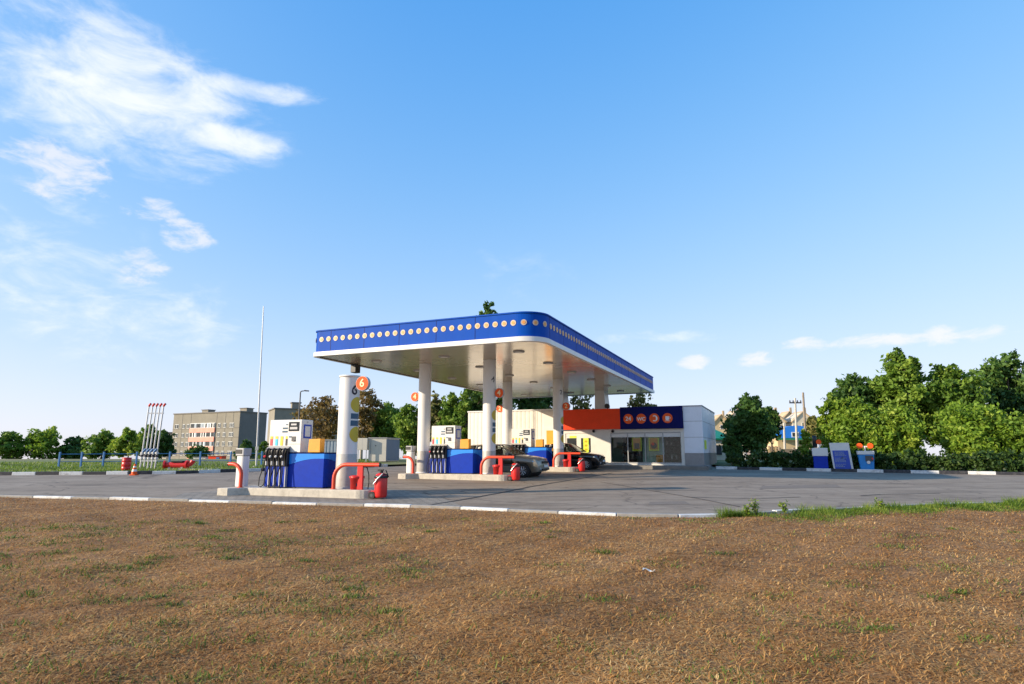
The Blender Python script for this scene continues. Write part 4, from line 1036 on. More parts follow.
# posters behind the glass
def poster(label, x0, x1, z0, z1, inner, y):
    r = root('poster', label, 'poster', (*C0, 0), ROT, 'posters on the shop front')
    MB().box(x0, x1, y, y + .012, z0, z1).build('sheet', M['limeposter'] if inner else M['fuelyel'], r)
    q = MB(); q.box(x0 + .07, x1 - .07, y - .004, y - .0005, z0 + .08, z1 - .04); q.build('picture_panel', M['yellow'], r)
    if inner == 1: MB().box(x0 + .14, x1 - .14, y - .009, y - .0045, z0 + .12, z0 + (z1 - z0) * .58).build('dark_panel', M['interiordark'], r)
    else:
        cz = z0 + (z1 - z0) * .4; m_ = MB(); m_.disc(((x0 + x1) / 2, cz), (x1 - x0) * .3, y - .009, y - .0045, 20); m_.build('round_panel', M['shelf'], r)
        MB().disc(((x0 + x1) / 2 - .05, cz + .1), (x1 - x0) * .15, y - .013, y - .0095, 16).build('round_spot', M['redsign'], r)
poster('lime-edged yellow poster with dark square, second shop window pane', FX(631.3), FX(641.2), FZ(636, 451), FZ(636, 437.4), 1, YF + .13)
poster('yellow poster with round red and grey picture, third shop window pane', FX(648), FX(658.5), FZ(653, 451), FZ(653, 437.4), 2, YF + .13)
r = root('poster', 'tall lime green poster on the right leaf of the shop door', 'poster', (*C0, 0), ROT, 'posters on the shop front')
xa, xb = FX(583), FX(588.3); m_ = MB(); m_.box(xa, xb, YF + .045, YF + .055, FZ(585, 452), FZ(585, 438)); m_.build('sheet', M['limeposter'], r)
m_ = MB()
for i in range(3): z = FZ(585, 440.5 + 4 * i); m_.box(xa + .08, xb - .08, YF + .041, YF + .0445, z - .12, z)
m_.build('dark_band', M['olive'], r)
# small lamps under the sign
for px_ in (594, 613):
    o = MB().cyl((0, 0, 0), (0, -.10, -.06), .06, .09, 12).build('sign_lamp', M['black'], shop, loc=(FX(px_, 431), YF - .01, FZ(px_, 430.4)))
o = MB(); o.cyl((0, 0, 0), (0, 0, .05), .12, n=14); o.cyl((0, 0, .05), (0, 0, .35), .03, n=8); o.cyl((0, -.1, .42), (0, .1, .42), .15, n=18)
o = o.build('siren', M['black'], loc=(*S(FX(606, 408), YF + .3), ztop - .25), rotz=ROT); tag(o, 'round black siren on the shop roof before a box column', 'siren')

# cream sheet-metal annex left of the shop
YA = YF + 1.6
an_ = root('metal_annex', 'cream ribbed sheet metal annex standing left of the shop', 'annex', (*C0, 0), ROT)
xa, xb = onface(468, 430, YA)[0], xl_ - .06; za = onface(500, 411.6, YA)[1]
pts = []; q = xa
while q < xb - .3:
    pts += [(q, 0), (q + .16, 0), (q + .18, .014), (q + .27, .014)]; q += .29
pts.append((xb, 0)); vs = [(x, YA + y, z) for z in (zg - .3, za) for x, y in pts]; k = len(pts)
mb = MB().add(vs, [(i, i + 1, k + i + 1, k + i) for i in range(k - 1)]); mb.box(xa, xb, YA + .05, YA + 5, zg - .3, za - .02); mb.build('wall', M['wall'], an_)
MB().box(xa - .04, xb, YA - .05, YA + 5.05, za, za + .08).build('roof_edge', M['white'], an_)
MB().box(onface(544, 430, YA)[0], xb, YA - .08, YA - .05, zg, za - .08).build('end_panel', M['wall'], an_)
MB().box(onface(547, 440, YA)[0], onface(553.5, 440, YA)[0], YA - .10, YA - .081, zg + .1, onface(550, 430.5, YA)[1]).build('door', M['yellow'], an_)

# ------------------------------------------------------------------ vegetation
def crown_mesh(name, clumps, nleaf, size, material, parent, flat=.0, sprays=True):
    """clumps: list of (centre, radii). Leaves sit in small sprays near the clump shells, with gaps between"""
    C = []; tints = []; hi_z = np.percentile([c[2] for c, _ in clumps], 88)
    vol = np.array([r[0] * r[1] * r[2] for _, r in clumps]) ** .67; vol /= vol.sum()
    pass
    for (c, r), fr in zip(clumps, vol):
        m_ = int(nleaf * fr * RNG.uniform(.55, 1.4) * (.55 if c[2] > hi_z else 1)); ns = max(6, m_ // 16)
        d_ = RNG.normal(size=(ns, 3)); d_ /= np.linalg.norm(d_, axis=1)[:, None]
        rad = RNG.uniform(.3, 1.0, ns) ** .6 * (1 + np.abs(RNG.normal(0, .30, ns)))
        ctr = np.array(c) + d_ * rad[:, None] * np.array(r)
        pick = RNG.integers(0, ns, m_); sp = .22 * min(r)
        pos = ctr[pick] + RNG.normal(0, 1, (m_, 3)) * sp * np.array([1, 1, .8])
        base = RNG.normal(.5, .13); st = base + RNG.normal(0, .10, ns)
        C.append(pos); tints.append(st[pick] + RNG.normal(0, .1, m_))
    P = np.concatenate(C); T = np.clip(np.concatenate(tints), 0, 1); n_ = len(P)
    a = RNG.normal(size=(n_, 3)); a /= np.linalg.norm(a, axis=1)[:, None]
    b_ = RNG.normal(size=(n_, 3)); b_ -= (b_ * a).sum(1)[:, None] * a; b_ /= np.linalg.norm(b_, axis=1)[:, None]
    s_ = size * RNG.uniform(.6, 1.35, n_)[:, None]
    V = np.empty((n_, 4, 3)); V[:, 0] = P - a * s_; V[:, 1] = P + b_ * s_ * .55; V[:, 2] = P + a * s_; V[:, 3] = P - b_ * s_ * .55
    me = bpy.data.meshes.new(name); me.vertices.add(n_ * 4); me.vertices.foreach_set('co', V.reshape(-1))
    me.loops.add(n_ * 4); me.loops.foreach_set('vertex_index', np.arange(n_ * 4, dtype=np.int32))
    me.polygons.add(n_); me.polygons.foreach_set('loop_start', (np.arange(n_) * 4).astype(np.int32)); me.update(calc_edges=True); me.validate()
    at_ = me.attributes.new('tint', 'FLOAT', 'POINT'); at_.data.foreach_set('value', np.repeat(T, 4).astype(np.float32))
    me.materials.append(material); o = bpy.data.objects.new(name, me); COL.objects.link(o); o.parent = parent
    return o
LM = {
 'dark': leafmat('leaves_dark_green', [(0, (0.0235, 0.0548, 0.0117)), (.5, (0.0686, 0.1469, 0.0274)), (1, (0.1958, 0.2936, 0.0587))]),
 'mid': leafmat('leaves_mid_green', [(0, (0.0524, 0.1026, 0.0124)), (.5, (0.1363, 0.2422, 0.0279)), (1, (0.3353, 0.4285, 0.0621))]),
 'light': leafmat('leaves_light_green', [(0, (0.0729, 0.1378, 0.0135)), (.5, (0.2005, 0.3240, 0.0297)), (1, (0.4738, 0.5346, 0.0810))], .42),
 'brown': leafmat('leaves_autumn_brown', [(0, (.09, .06, .02)), (.45, (.22, .145, .045)), (.75, (.29, .215, .065)), (1, (.19, .22, .06))]),
 'olive': leafmat('leaves_olive', [(0, (0.0648, 0.0728, 0.0194)), (.5, (0.1782, 0.1864, 0.0486)), (1, (0.3726, 0.3240, 0.1134))]),
 'hedge': leafmat('leaves_hedge', [(0, (0.0162, 0.0364, 0.0081)), (.5, (0.0445, 0.0910, 0.0181)), (1, (0.1215, 0.1822, 0.0405))]),
}
def tree(label, px, top, hw, d, kind, nleaf=3500, size=.16, bottom=None, group='trees round the station', bark='bark', name='tree', slim=1.0, nclump=11, lean=0, thin=1.0):
    """crown given by its extents in pixels at distance d"""
    X, Y, ztop_ = at(px, top, d); z0 = (plane_z(d) + .1 if d < 45 else far_z(d))
    if bottom is None: zb_ = z0 + .18 * (ztop_ - z0)
    else: zb_ = at(px, bottom, d)[2]
    zb_ = max(zb_, z0 + .05); hwm = hw / 635 * d
    r = root(name, label, 'tree' if name == 'tree' else 'bush', (X, Y, z0), random.uniform(0, 6.28), group)
    H = ztop_ - z0; cb = zb_ - z0; clumps = []
    rt = random.Random(int(px * 13 + d))
    for i in range(nclump):
        f = (i + .5) / nclump; zz = cb + (H - cb) * (.12 + .80 * f)
        prof = math.sin(PI * min(1, (.22 + .78 * (f * .92)))) ** .8 if slim <= 1 else math.sin(PI * (.12 + .8 * f)) ** .6
        a = i * 2.4 + rt.uniform(-.4, .4); rr = hwm * prof * rt.uniform(.35, .72)
        cr_ = hwm * rt.uniform(.30, .48) * (.55 + .45 * prof)
        clumps.append(((rr * math.cos(a) + lean * f, rr * math.sin(a), zz), (cr_, cr_, min(cr_ * rt.uniform(.7, 1.1), (H - cb) * .3))))
    cr_ = hwm * .22; clumps.append(((lean + hwm * rt.uniform(-.15, .15), 0, H - cr_ * .9), (cr_ * .8, cr_ * .8, cr_)))
    main = list(clumps)
    for i in range(int(nclump * 1.3)):
        c, rd = rt.choice(main); v_ = Vector([rt.gauss(0, 1), rt.gauss(0, 1), abs(rt.gauss(0, .9))]).normalized(); q_ = rd[0] * rt.uniform(.22, .40); m_ = rt.uniform(.95, 1.3)
        clumps.append(((c[0] + v_.x * rd[0] * m_, c[1] + v_.y * rd[1] * m_, min(H * 1.0, c[2] + v_.z * rd[2] * m_)), (q_, q_, q_ * .9)))
    cl = crown_mesh('crown', clumps, int(nleaf * 1.7 * thin), size * .78, LM[kind], r)
    tr = MB(); tr_r = max(.05, H * .018)
    tr.tube([(0, 0, -.2), (lean * .1, 0, H * .25), (lean * .3 + hwm * .04, 0, H * .5), (lean * .7, 0, H * .86)], [tr_r * 1.3, tr_r, tr_r * .75, tr_r * .2], 8)
    for c, rd in main[:-1]:
        f = min(.8, max(.16, c[2] / H - .22)); p0 = Vector((lean * f, 0, H * f)); p2 = Vector(c); p1 = (p0 + p2) / 2 + Vector((0, 0, -.06 * H * .3))
        tr.tube([p0, p1, p2], [tr_r * .45, tr_r * .3, tr_r * .1], 5)
        for _ in range(2):
            e = p2 + Vector([rt.uniform(-1, 1) * rd[0], rt.uniform(-1, 1) * rd[1], rt.uniform(0, 1) * rd[2]]); tr.tube([p2, (p2 + e) / 2 + Vector((0, 0, .05)), e], [tr_r * .12, tr_r * .08, tr_r * .04], 4)
    for c, rd in clumps[len(main):]:
        j_ = min(main, key=lambda e: (Vector(e[0]) - Vector(c)).length); tr.tube([j_[0], c], [tr_r * .12, tr_r * .04], 4)
    tr.build('trunk', M[bark], r); return r
# right of the shop
tree('dark bushy tree beside the right corner of the shop', 748, 395, 24, 40, 'dark', 7000, .16, bottom=458, nclump=15)
tree('dark green shrub at the foot of the bushy tree by the shop', 730, 430, 9, 38.3, 'dark', 3200, .11, bottom=465, name='bush', nclump=9)
tree('dark tree spreading behind the bushy tree, before the yellow houses', 769, 406, 12, 52, 'dark', 4200, .15, bottom=440)
tree('brownish tree behind the pale utility pole', 813, 416, 10, 62, 'olive', 2600, .2, bottom=440)
tree('bright leaning young tree right of the two utility poles', 832, 393, 18, 40.5, 'light', 6500, .15, bottom=462, nclump=13)
tree('dark green maple rising behind the blue information board', 852, 374, 27, 46, 'dark', 8500, .19, bottom=440, nclump=14)
tree('bright green bushy tree behind the information board', 858, 402, 27, 39.5, 'light', 8500, .15, bottom=462, nclump=14)
tree('tallest green tree on the right, above the twin-sign unit', 897, 352, 30, 45, 'mid', 10500, .2, bottom=455, nclump=16)
tree('light green bushy tree right of the twin-sign unit', 896, 410, 26, 38.5, 'light', 7000, .15, bottom=464, nclump=13)
tree('broad green tree beyond the tallest tree on the right', 948, 366, 34, 44, 'mid', 8500, .2, bottom=455, nclump=14)
tree('dark green tree at the far right edge of the tree row', 1005, 356, 36, 46, 'dark', 9000, .21, bottom=455, nclump=14)
tree('light green bush under the dark tree at the right edge', 975, 412, 40, 37.5, 'light', 8500, .16, bottom=466, name='bush', nclump=14)
tree('green bush at the very right end of the row', 1045, 405, 34, 35.5, 'mid', 6000, .16, bottom=470, name='bush')
tree('yellow-green sapling before the blue arched roof', 804, 430, 8, 39.2, 'light', 1500, .12, bottom=460, thin=.8, nclump=8)
# behind the yard
tree('brown autumn tree behind the nearest fuel pump', 324, 398, 27, 62, 'brown', 4600, .2, bottom=444, bark='palebark', nclump=13, thin=.6)
tree('small brown autumn tree left of the brown autumn trees', 302, 413, 15, 66, 'brown', 1900, .2, bottom=440, bark='palebark', thin=.6)
tree('tall brown autumn tree rising right of pillar 6', 364, 386, 19, 60, 'brown', 4200, .2, bottom=440, bark='palebark', nclump=13, thin=.6)
tree('green round tree behind the cream container', 386, 403, 22, 62, 'mid', 5600, .21, bottom=455, nclump=13)
tree('green tree behind the left column 4', 411, 404, 20, 58, 'mid', 4200, .2, bottom=455)
tree('thin olive tree between column 4 and the tall dark tree', 436, 392, 14, 57, 'olive', 3200, .2, bottom=445, thin=.8)
tree('green tree left of the cream annex', 452, 394, 18, 55, 'mid', 5600, .19, bottom=458, nclump=12)
tree('tallest dark tree behind the canopy, its tip showing above the fascia', 486, 303, 27, 56, 'dark', 13000, .22, bottom=452, nclump=24, slim=1.0)
tree('olive green tree filling the gap beside the ribbed annex', 466, 390, 13, 54, 'mid', 3800, .18, bottom=455)
tree('loose olive tree right of the left column 4', 427, 400, 12, 60, 'olive', 2600, .2, bottom=452)
tree('dark green tree behind the ribbed annex roof', 530, 372, 20, 58, 'dark', 5200, .2, bottom=430, nclump=12)
tree('small dark tree left of column 2 above the annex', 549, 380, 10, 60, 'dark', 1600, .2, bottom=425)
tree('sparse brownish tree above the red sign band', 582, 384, 15, 60, 'olive', 900, .2, bottom=420, thin=.7)
tree('sparse olive tree above the navy sign', 641, 388, 16, 62, 'olive', 1500, .2, bottom=425, thin=.8)
# left distance
for i, (lb, px, tp, hw, d, kd) in enumerate([
    ('light green tree behind the red barrel', 131, 430, 14, 88, 'light'), ('mid green tree behind the vent pipes', 149, 424, 13, 92, 'mid'),
    ('dark green tree right of the vent pipes', 164, 430, 11, 90, 'dark'), ('green tree far left of the vent pipes', 104, 433, 17, 94, 'mid'),
    ('dark tree standing left of the light green tree', 76, 439, 16, 98, 'dark'), ('light green tree near the left edge of the row', 46, 430, 20, 96, 'light'),
    ('mid green tree at the left end of the row', 10, 435, 20, 94, 'mid')]):
    tree(lb, px, tp, hw, d, kd, 2600, .3, bottom=458, nclump=9, group='trees beyond the left verge')
tree('round green bush before the pink balconies', 199, 447, 13, 140, 'dark', 1800, .35, bottom=461, name='bush', group='bushes before the apartment block')
tree('round green bush at the corner of the apartment block', 247, 440, 10, 130, 'dark', 1800, .32, bottom=461, name='bush', group='bushes before the apartment block')
tree('slim green bush behind the flagpole', 265, 441, 6, 120, 'mid', 1200, .3, bottom=461, name='bush', group='bushes before the apartment block')
tree('low green bush under the far grey apartment gable', 300, 447, 14, 110, 'mid', 1500, .3, bottom=461, name='bush', group='bushes before the apartment block')
# hedge
hd_pts = [(x, line_y(far_right, x) + 1.05) for x in np.linspace(xr0 + 1.2, xr0 + 20, 60)]
hr = root('hedge', 'low dark clipped hedge behind the right kerb', 'hedge', (hd_pts[0][0], hd_pts[0][1], plane_z(hd_pts[0][1])))
cl = [((x - hd_pts[0][0], y - hd_pts[0][1] + random.uniform(-.1, .1), plane_z(y) - plane_z(hd_pts[0][1]) + random.uniform(.42, .55)), (.34, .40, random.uniform(.40, .52))) for x, y in hd_pts]
crown_mesh('foliage', cl, 26000, .095, LM['hedge'], hr)
for x, y in hd_pts[::2]:
    q = (x - hd_pts[0][0], y - hd_pts[0][1], plane_z(y) - plane_z(hd_pts[0][1]))
    MB().tube([(q[0], q[1], q[2] - .05), (q[0] + .05, q[1], q[2] + .3), (q[0] - .03, q[1] + .05, q[2] + .7)], [.02, .016, .006], 5).build('stem', M['bark'], hr)

# ------------------------------------------------------------------ service units at the right kerb
def unit_root(name, label, cat, px, group=None, back=.38, rz=None):
    X = gp(px, 470)[0]
    for _ in range(4): Y = line_y(far_right, X) + back; X = (px - 512) / 635 * Y * (1 + .0)
    return root(name, label, cat, (X, Y, plane_z(Y) + .11), ROT if rz is None else rz, group), X, Y
SC = lambda Y: Y / 635 / UY
r, X, Y = unit_root('air_unit', 'dark blue and white air unit with one orange number disc', 'air unit', 820, 'service units by the right kerb')
k = Y / 635; MB().box(-.34, .34, -.2, .2, .0, 12.6 * k).build('body', M['pumpblue'], r, bevel=.02)
MB().box(-.37, .37, -.23, .23, 12.6 * k, 20.5 * k).build('head', M['white'], r, bevel=.02)
MB().cyl((0, 0, 20.5 * k), (0, 0, 24 * k), .03, n=8).build('post', M['white'], r)
s_ = MB().disc((0, 0), .13, -.05, .05, 24).build('number_sign', M['orange'], r, loc=(-.02, -.02, 26.5 * k))
o = MB().lathe([(.0, 33 * k), (.09, 33 * k), (.11, 29 * k), (.11, 21 * k), (0, 21 * k)], n=16).build('lamp', M['black'], r, loc=(-.2, .1, 0))
r, X, Y = unit_root('information_board', 'white information board with a blue panel of small text', 'notice board', 841, None)
k = Y / 635
m_ = MB(); W2 = .46; m_.prism([(-W2 + .06, 0), (W2 + .06, 0), (W2 - .06, 26 * k), (-W2 - .06, 26 * k)], -.06, .06, 0, 'y'); m_.build('board', M['white'], r, bevel=.01)
m_ = MB(); m_.prism([(-.33 + .0, .02), (.42, .02), (.33, 18.5 * k), (-.40, 18.5 * k)], -.072, -.061, 0, 'y'); pn_ = m_.build('panel', M['signblue'], r)
m_ = MB(); z = 17.2 * k; i = 0
while z > .12:
    if i % 5 != 4:
        x = -.30; e = random.uniform(.05, .28)
        while x < e:
            wl = random.uniform(.03, .1); m_.box(x, min(x + wl, e + .03), -.0755, -.0725, z - .028, z); x += wl + .025
    z -= .062; i += 1
m_.build('text_lines', M['fencegrey'], pn_)
r, X, Y = unit_root('air_unit', 'light blue air unit carrying twin orange number discs', 'air unit', 865.5, 'service units by the right kerb')
k = Y / 635
m_ = MB(); m_.add([(-.29, -.18, 0), (.31, -.18, 0), (.31, .2, 0), (-.29, .2, 0), (-.36, -.22, 15 * k), (.36, -.22, 15 * k), (.36, .22, 15 * k), (-.36, .22, 15 * k)], [(0, 1, 5, 4), (1, 2, 6, 5), (2, 3, 7, 6), (3, 0, 4, 7), (4, 5, 6, 7), (0, 3, 2, 1)]); m_.build('body', mat('unit_blue', (.015, .22, .55), .35), r, bevel=.015)
MB().box(-.38, .38, -.24, .24, 15 * k, 18.5 * k).build('head', M['white'], r, bevel=.02)
m_ = MB(); m_.box(-.05, .3, -.235, -.205, 8.5 * k, 14 * k); m_.build('hose_panel', M['darkgrey'], r)
m_ = MB(); m_.disc((.08, 7.4 * k), .08, -.25, -.2, 14); m_.build('valve', M['silver'], r)
m_ = MB(); m_.disc((.27, 11 * k), .05, -.26, -.23, 14); m_.build('gauge', M['red'], r)
MB().cyl((0, 0, 18.5 * k), (0, 0, 23.5 * k), .035, n=8).build('post', M['white'], r); MB().box(-.16, .16, -.02, .02, 22.3 * k, 23.3 * k).build('crossbar', M['white'], r)
for sx_ in (-1, 1):
    MB().disc((0, 0), .14, -.05, .05, 24).build('number_sign', M['orange'], r, loc=(sx_ * .24, -.03, 23.6 * k))

# ------------------------------------------------------------------ left side equipment
def V3(px, py, back=0):
    X, Y = gp(px, py); return X, Y + back
# vent pipes
X, Y = gp(148.5, 471.5); Y += .7; X = (148.5 - 512) / 635 * Y
r = root('vent_pipes', 'row of five slender white vent pipes joined by a bar, red caps', 'vent pipes', (X, Y, plane_z(Y) + .11))
ht = at(152, 406.5, Y)[2] - plane_z(Y) - .11
for i in range(5):
    x = (-7 + 3.7 * i) / 635 * Y; ln = .14
    o = MB().cyl((x, 0, 0), (x + ln, 0, ht), .042, .036, 10).build('pipe', M['galv'], r)
    MB().tube([(x + ln, 0, ht), (x + ln + .02, 0, ht + .06), (x + ln + .10, -.02, ht + .15)], [.05, .055, .06], 10).build('cap', M['red'], o)
    if i < 4:
        f = .27; MB().cyl((x + ln * f + .03, -.02, ht * .265), (x + ln * f + .17, -.02, ht * .315), .05, n=10).build('valve', M['railblue'], o)
    for f, mm in ((.235, 'white'), (.19, 'textdark'), (.15, 'white')): MB().cyl((x + ln * f, 0, ht * f), (x + ln * (f + .03), 0, ht * (f + .03)), .085, n=12).build('flange', M[mm], o)
x0, x1 = (-7) / 635 * Y + .1, (-7 + 14.8) / 635 * Y + .18
MB().box(x0, x1, -.03, .03, ht * .88, ht * .90).build('crossbar', M['galv'], r); MB().box(x0 - .14, x1 - .1, -.03, .03, ht * .115, ht * .135).build('crossbar', M['galv'], r)
# barrel, cone, hatch assembly
X, Y = gp(128, 474.3); Y += .9; X = (127.5 - 512) / 635 * Y
r = root('barrel', 'red cylindrical sand barrel behind the traffic cone', 'barrel', (X, Y, plane_z(Y) + .11))
MB().lathe([(0, .0), (.2, .0), (.205, .2), (.195, .21), (.205, .22), (.205, .42), (.195, .43), (.205, .44), (.2, .62), (0, .63)], n=22).build('drum', M['red'], r)
MB().lathe([(.21, .6), (.21, .65), (0, .66)], n=22).build('lid', M['red'], r)
X, Y = gp(134, 475.2)
r = root('traffic_cone', 'orange and white traffic cone standing before the left kerb', 'traffic cone', (X, Y, plane_z(Y)))
MB().prism(rounded(-.15, .15, -.15, .15, .04), .0, .04).build('base', M['orange'], r)
MB().lathe([(.13, .04), (.115, .17)], n=20).build('lower_band', M['orange'], r); MB().lathe([(.115, .17), (.09, .27)], n=20).build('reflective_band', M['white'], r)
MB().lathe([(.09, .27), (.07, .35)], n=20).build('upper_band', M['orange'], r); MB().lathe([(.07, .35), (.055, .42)], n=20).build('reflective_band', M['white'], r); MB().lathe([(.055, .42), (.03, .52), (0, .52)], n=20).build('tip', M['orange'], r)
X, Y = gp(180, 472.5); Y += 1.0; X = (180 - 512) / 635 * Y
r = root('pipe_manifold', 'red filling pipe manifold lying on a concrete pad beyond the kerb', 'pipework', (X, Y, plane_z(Y) + .11))
MB().cyl((-.72, 0, .22), (.4, 0, .24), .15, n=16).build('pipe', M['red'], r)
m_ = MB(); m_.cyl((-.78, -.02, .22), (-.70, 0, .22), .24, n=18); m_.build('flange', M['red'], r)
m_ = MB(); m_.cyl((.38, 0, .24), (.46, 0, .24), .23, n=18); m_.build('flange', M['red'], r)
m_ = MB(); m_.tube([(.45, 0, .24), (.6, 0, .28), (.7, 0, .40), (.72, 0, .46)], .12, 12); m_.build('elbow', M['red'], r)
MB().box(-.35, .25, -.16, .16, .35, .44).build('hatch', M['rubber'], r, bevel=.02)
m_ = MB(); m_.box(-.5, -.4, -.12, .12, -.02, .12); m_.box(.15, .25, -.12, .12, -.02, .12); m_.build('saddle', M['seam'], r)
pad = MB().box(-.8, 1.7, -.55, .5, -.1, .035).build('concrete_pad', M['concrete'], loc=(X + .3, Y, plane_z(Y) + .11), bevel=.02); tag(pad, kind='structure')
# blue railing
pxs = [60, 82, 104, 137, 170, 200.5, 231, 262, 290]
r = root('railing', 'low railing with blue posts and thin rails across the left verge', 'railing', (*at(170, 462, 37)[:2], plane_z(37) + .11))
ox, oy = r.location.x, 37; pp = []
for i, px_ in enumerate(pxs):
    Yp = 37 + (px_ - 170) * .012; x = (px_ - 512) / 635 * Yp - ox; y = Yp - oy; z = .02 * y; pp.append((x, y, z))
    MB().box(x - .045, x + .045, y - .04, y + .04, z - .1, z + .84).build('post', M['railblue'], r, bevel=.01)
for f in (.30, .72):
    m_ = MB()
    for a, c in zip(pp, pp[1:]): m_.cyl((a[0], a[1], a[2] + f), (c[0], c[1], c[2] + f), .018, n=6)
    m_.build('rail', M['railblue'], r)
# mast
X, Y = gp(257, 470); Y = 36.5; xb_ = (257 - 512) / 635 * Y; top = at(263.5, 308, Y)
r = root('flagpole', 'tall thin bare pole left of the nearest fuel pump', 'flagpole', (xb_, Y, plane_z(Y) + .1))
MB().tube([(0, 0, -.1), (top[0] - xb_, 0, top[2] - plane_z(Y))], [.055, .028], 10).build('pole', M['galv'], r)
MB().cyl((0, 0, 0), (0, 0, .05), .2, n=12).build('base_plate', M['galv'], r)
MB().box(-.09, .09, -.1, -.05, .95, 1.15).build('cleat', M['grey'], r)
# lamp post
d = 48; X, Yl, zt = at(300.5, 391.5, d)
r = root('street_lamp', 'grey street lamp rising behind the nearest fuel pump', 'street lamp', (X, d, far_z(d)))
H = zt - far_z(d); m_ = MB(); m_.tube([(0, 0, -.2), (0, 0, H - .1), (.03, 0, H), (.12, 0, H + .03), (.34, 0, H + .06)], [.075, .05, .045, .04, .035], 8); m_.build('pole', M['darkgrey'], r)
m_ = MB(); m_.prism([(.28, H + .02), (.62, H + .0), (.66, H + .08), (.3, H + .12)], -.09, .09, 0, 'y'); m_.build('lamp_head', M['darkgrey'], r, bevel=.02)
# container behind the pillar and sheet hut
d = 44; x0, _, zt = at(369, 438.5, d); x1 = at(386.5, 438.5, d)[0]; x2 = at(399, 439, d + 2)[0]; zg_ = plane_z(d) + .1
r = root('container', 'cream container with blue-grey side behind the middle island', 'container', (x0, d, zg_)); hh = zt - zg_
a = x1 - x0; vside = (x2 - x1, 2.2)
def quadbox(pts, z0, z1): return MB().prism(pts, z0, z1)
quadbox([(0, 0), (a, 0), (a + vside[0], 2.2), (vside[0], 2.2)], .06, hh).build('body', M['container'], r)
quadbox([(a + .004, .02), (a + .02, .02), (a + vside[0] + .02, 2.18), (a + vside[0] + .004, 2.18)], .1, hh - .05).build('side_panel', M['containerside'], r)
quadbox([(-.04, -.04), (a + .05, -.04), (a + vside[0] + .06, 2.25), (vside[0] - .02, 2.25)], hh, hh + .07).build('roof', M['seam'], r)
MB().box(.12, .16, -.02, -.001, .1, hh - .05).build('door_bar', M['seam'], r); MB().box(.45, .52, -.03, -.001, 1.1, 1.16).build('handle', M['darkgrey'], r)
r = root('cabinet', 'cream steel cabinet on legs between pillar 6 and the container', 'cabinet', (at(358, 450, d)[0], d - .3, zg_))
a = at(368.5, 438, d)[0] - r.location.x; MB().box(0, a, 0, .6, hh - .78, hh + .02).build('box', M['container'], r, bevel=.015)
for x in (.04, a - .09): MB().box(x, x + .06, .05, .11, 0, hh - .78).build('leg', M['galv'], r)
MB().box(a * .5, a * .5 + .01, -.003, .0, hh - .74, hh - .02).build('door_seam', M['seam'], r)
d = 47; x0 = at(318, 440.5, d)[0]; x1 = at(340, 440.5, d)[0]; zt = at(330, 440.5, d)[2]; zg_ = far_z(d)
r = root('sheet_hut', 'blue-grey ribbed sheet hut behind the nearest pump cabinet', 'hut', (x0, d, zg_)); pts = []; q = 0
while q < x1 - x0 - .2: pts += [(q, 0), (q + .13, 0), (q + .15, .03), (q + .22, .03)]; q += .25
pts += [(x1 - x0, 0), (x1 - x0, 2), (0, 2)]; MB().prism(pts, -.1, zt - zg_).build('wall', M['fencegrey'], r)
MB().box(-.05, x1 - x0 + .05, -.06, 2.05, zt - zg_ + .001, zt - zg_ + .07).build('roof', M['seam'], r)

# ------------------------------------------------------------------ distant buildings
D1 = 186; z0 = -1.3
A = at(240.1, 412, D1); ax, ay = A[0], D1; fdir = Vector((-26.3, 13, 0)).normalized(); sdir = Vector((13, 26.3, 0)).normalized()
fl = 29.6; sl = 10.0; hb = A[2] - z0
rz = math.atan2(-fdir.y, -fdir.x)               # local x runs along the front from its left end to the corner
lft = Vector((ax, ay, 0)) + fdir * fl
r = root('apartment_block', 'five-storey concrete panel apartment block with pink balcony bays', 'apartment block', (lft.x, lft.y, z0), rz)
MB().box(0, fl, .0, sl, -2, hb).build('wall', M['panelblock'], r)
MB().box(fl + .01, fl + .12, .0, sl, -2, hb - .01).build('end_wall', M['blockend'], r)  # darker overlay: shade of the side away from the sun, painted in
MB().box(-.2, fl + .3, -.2, sl + .2, hb + .01, hb + .35).build('roof', M['blockend'], r)
for x in (9.0, 26.0):
    o = MB().box(x, x + 2.8, 3, 5.5, hb + .36, hb + 1.3).build('roof_box', M['panelblock'], r); MB().box(x - .2, x + 3.0, 2.8, 5.7, hb + 1.3, hb + 1.5).build('vent_cap', M['blockend'], o)
m_ = MB(); fh = 2.75; zr = [hb - 3.9 - fh * i for i in range(5)]
for z in zr: m_.box(0, fl, -.05, -.01, z - .75, z - .6)
for x in (4.2, 8.2, 19.8, 23.6, 26.9): m_.box(x, x + .12, -.045, -.012, 0, hb)
m_.build('panel_joint', M['blockend'], r)
def win(x, z, w_, h_, par, y=-.02):
    fr_ = MB().box(x, x + w_, y - .08, y, z - h_ / 2, z + h_ / 2).build('window', M['winwhite'], par)
    q = MB(); kk = max(1, round(w_ / .7)); pw = w_ / kk
    for i in range(kk): q.box(x + i * pw + .1, x + (i + 1) * pw - .1, y - .12, y - .081, z - h_ / 2 + .1, z + h_ / 2 - .1)
    q.build('pane', M['windark'], fr_)
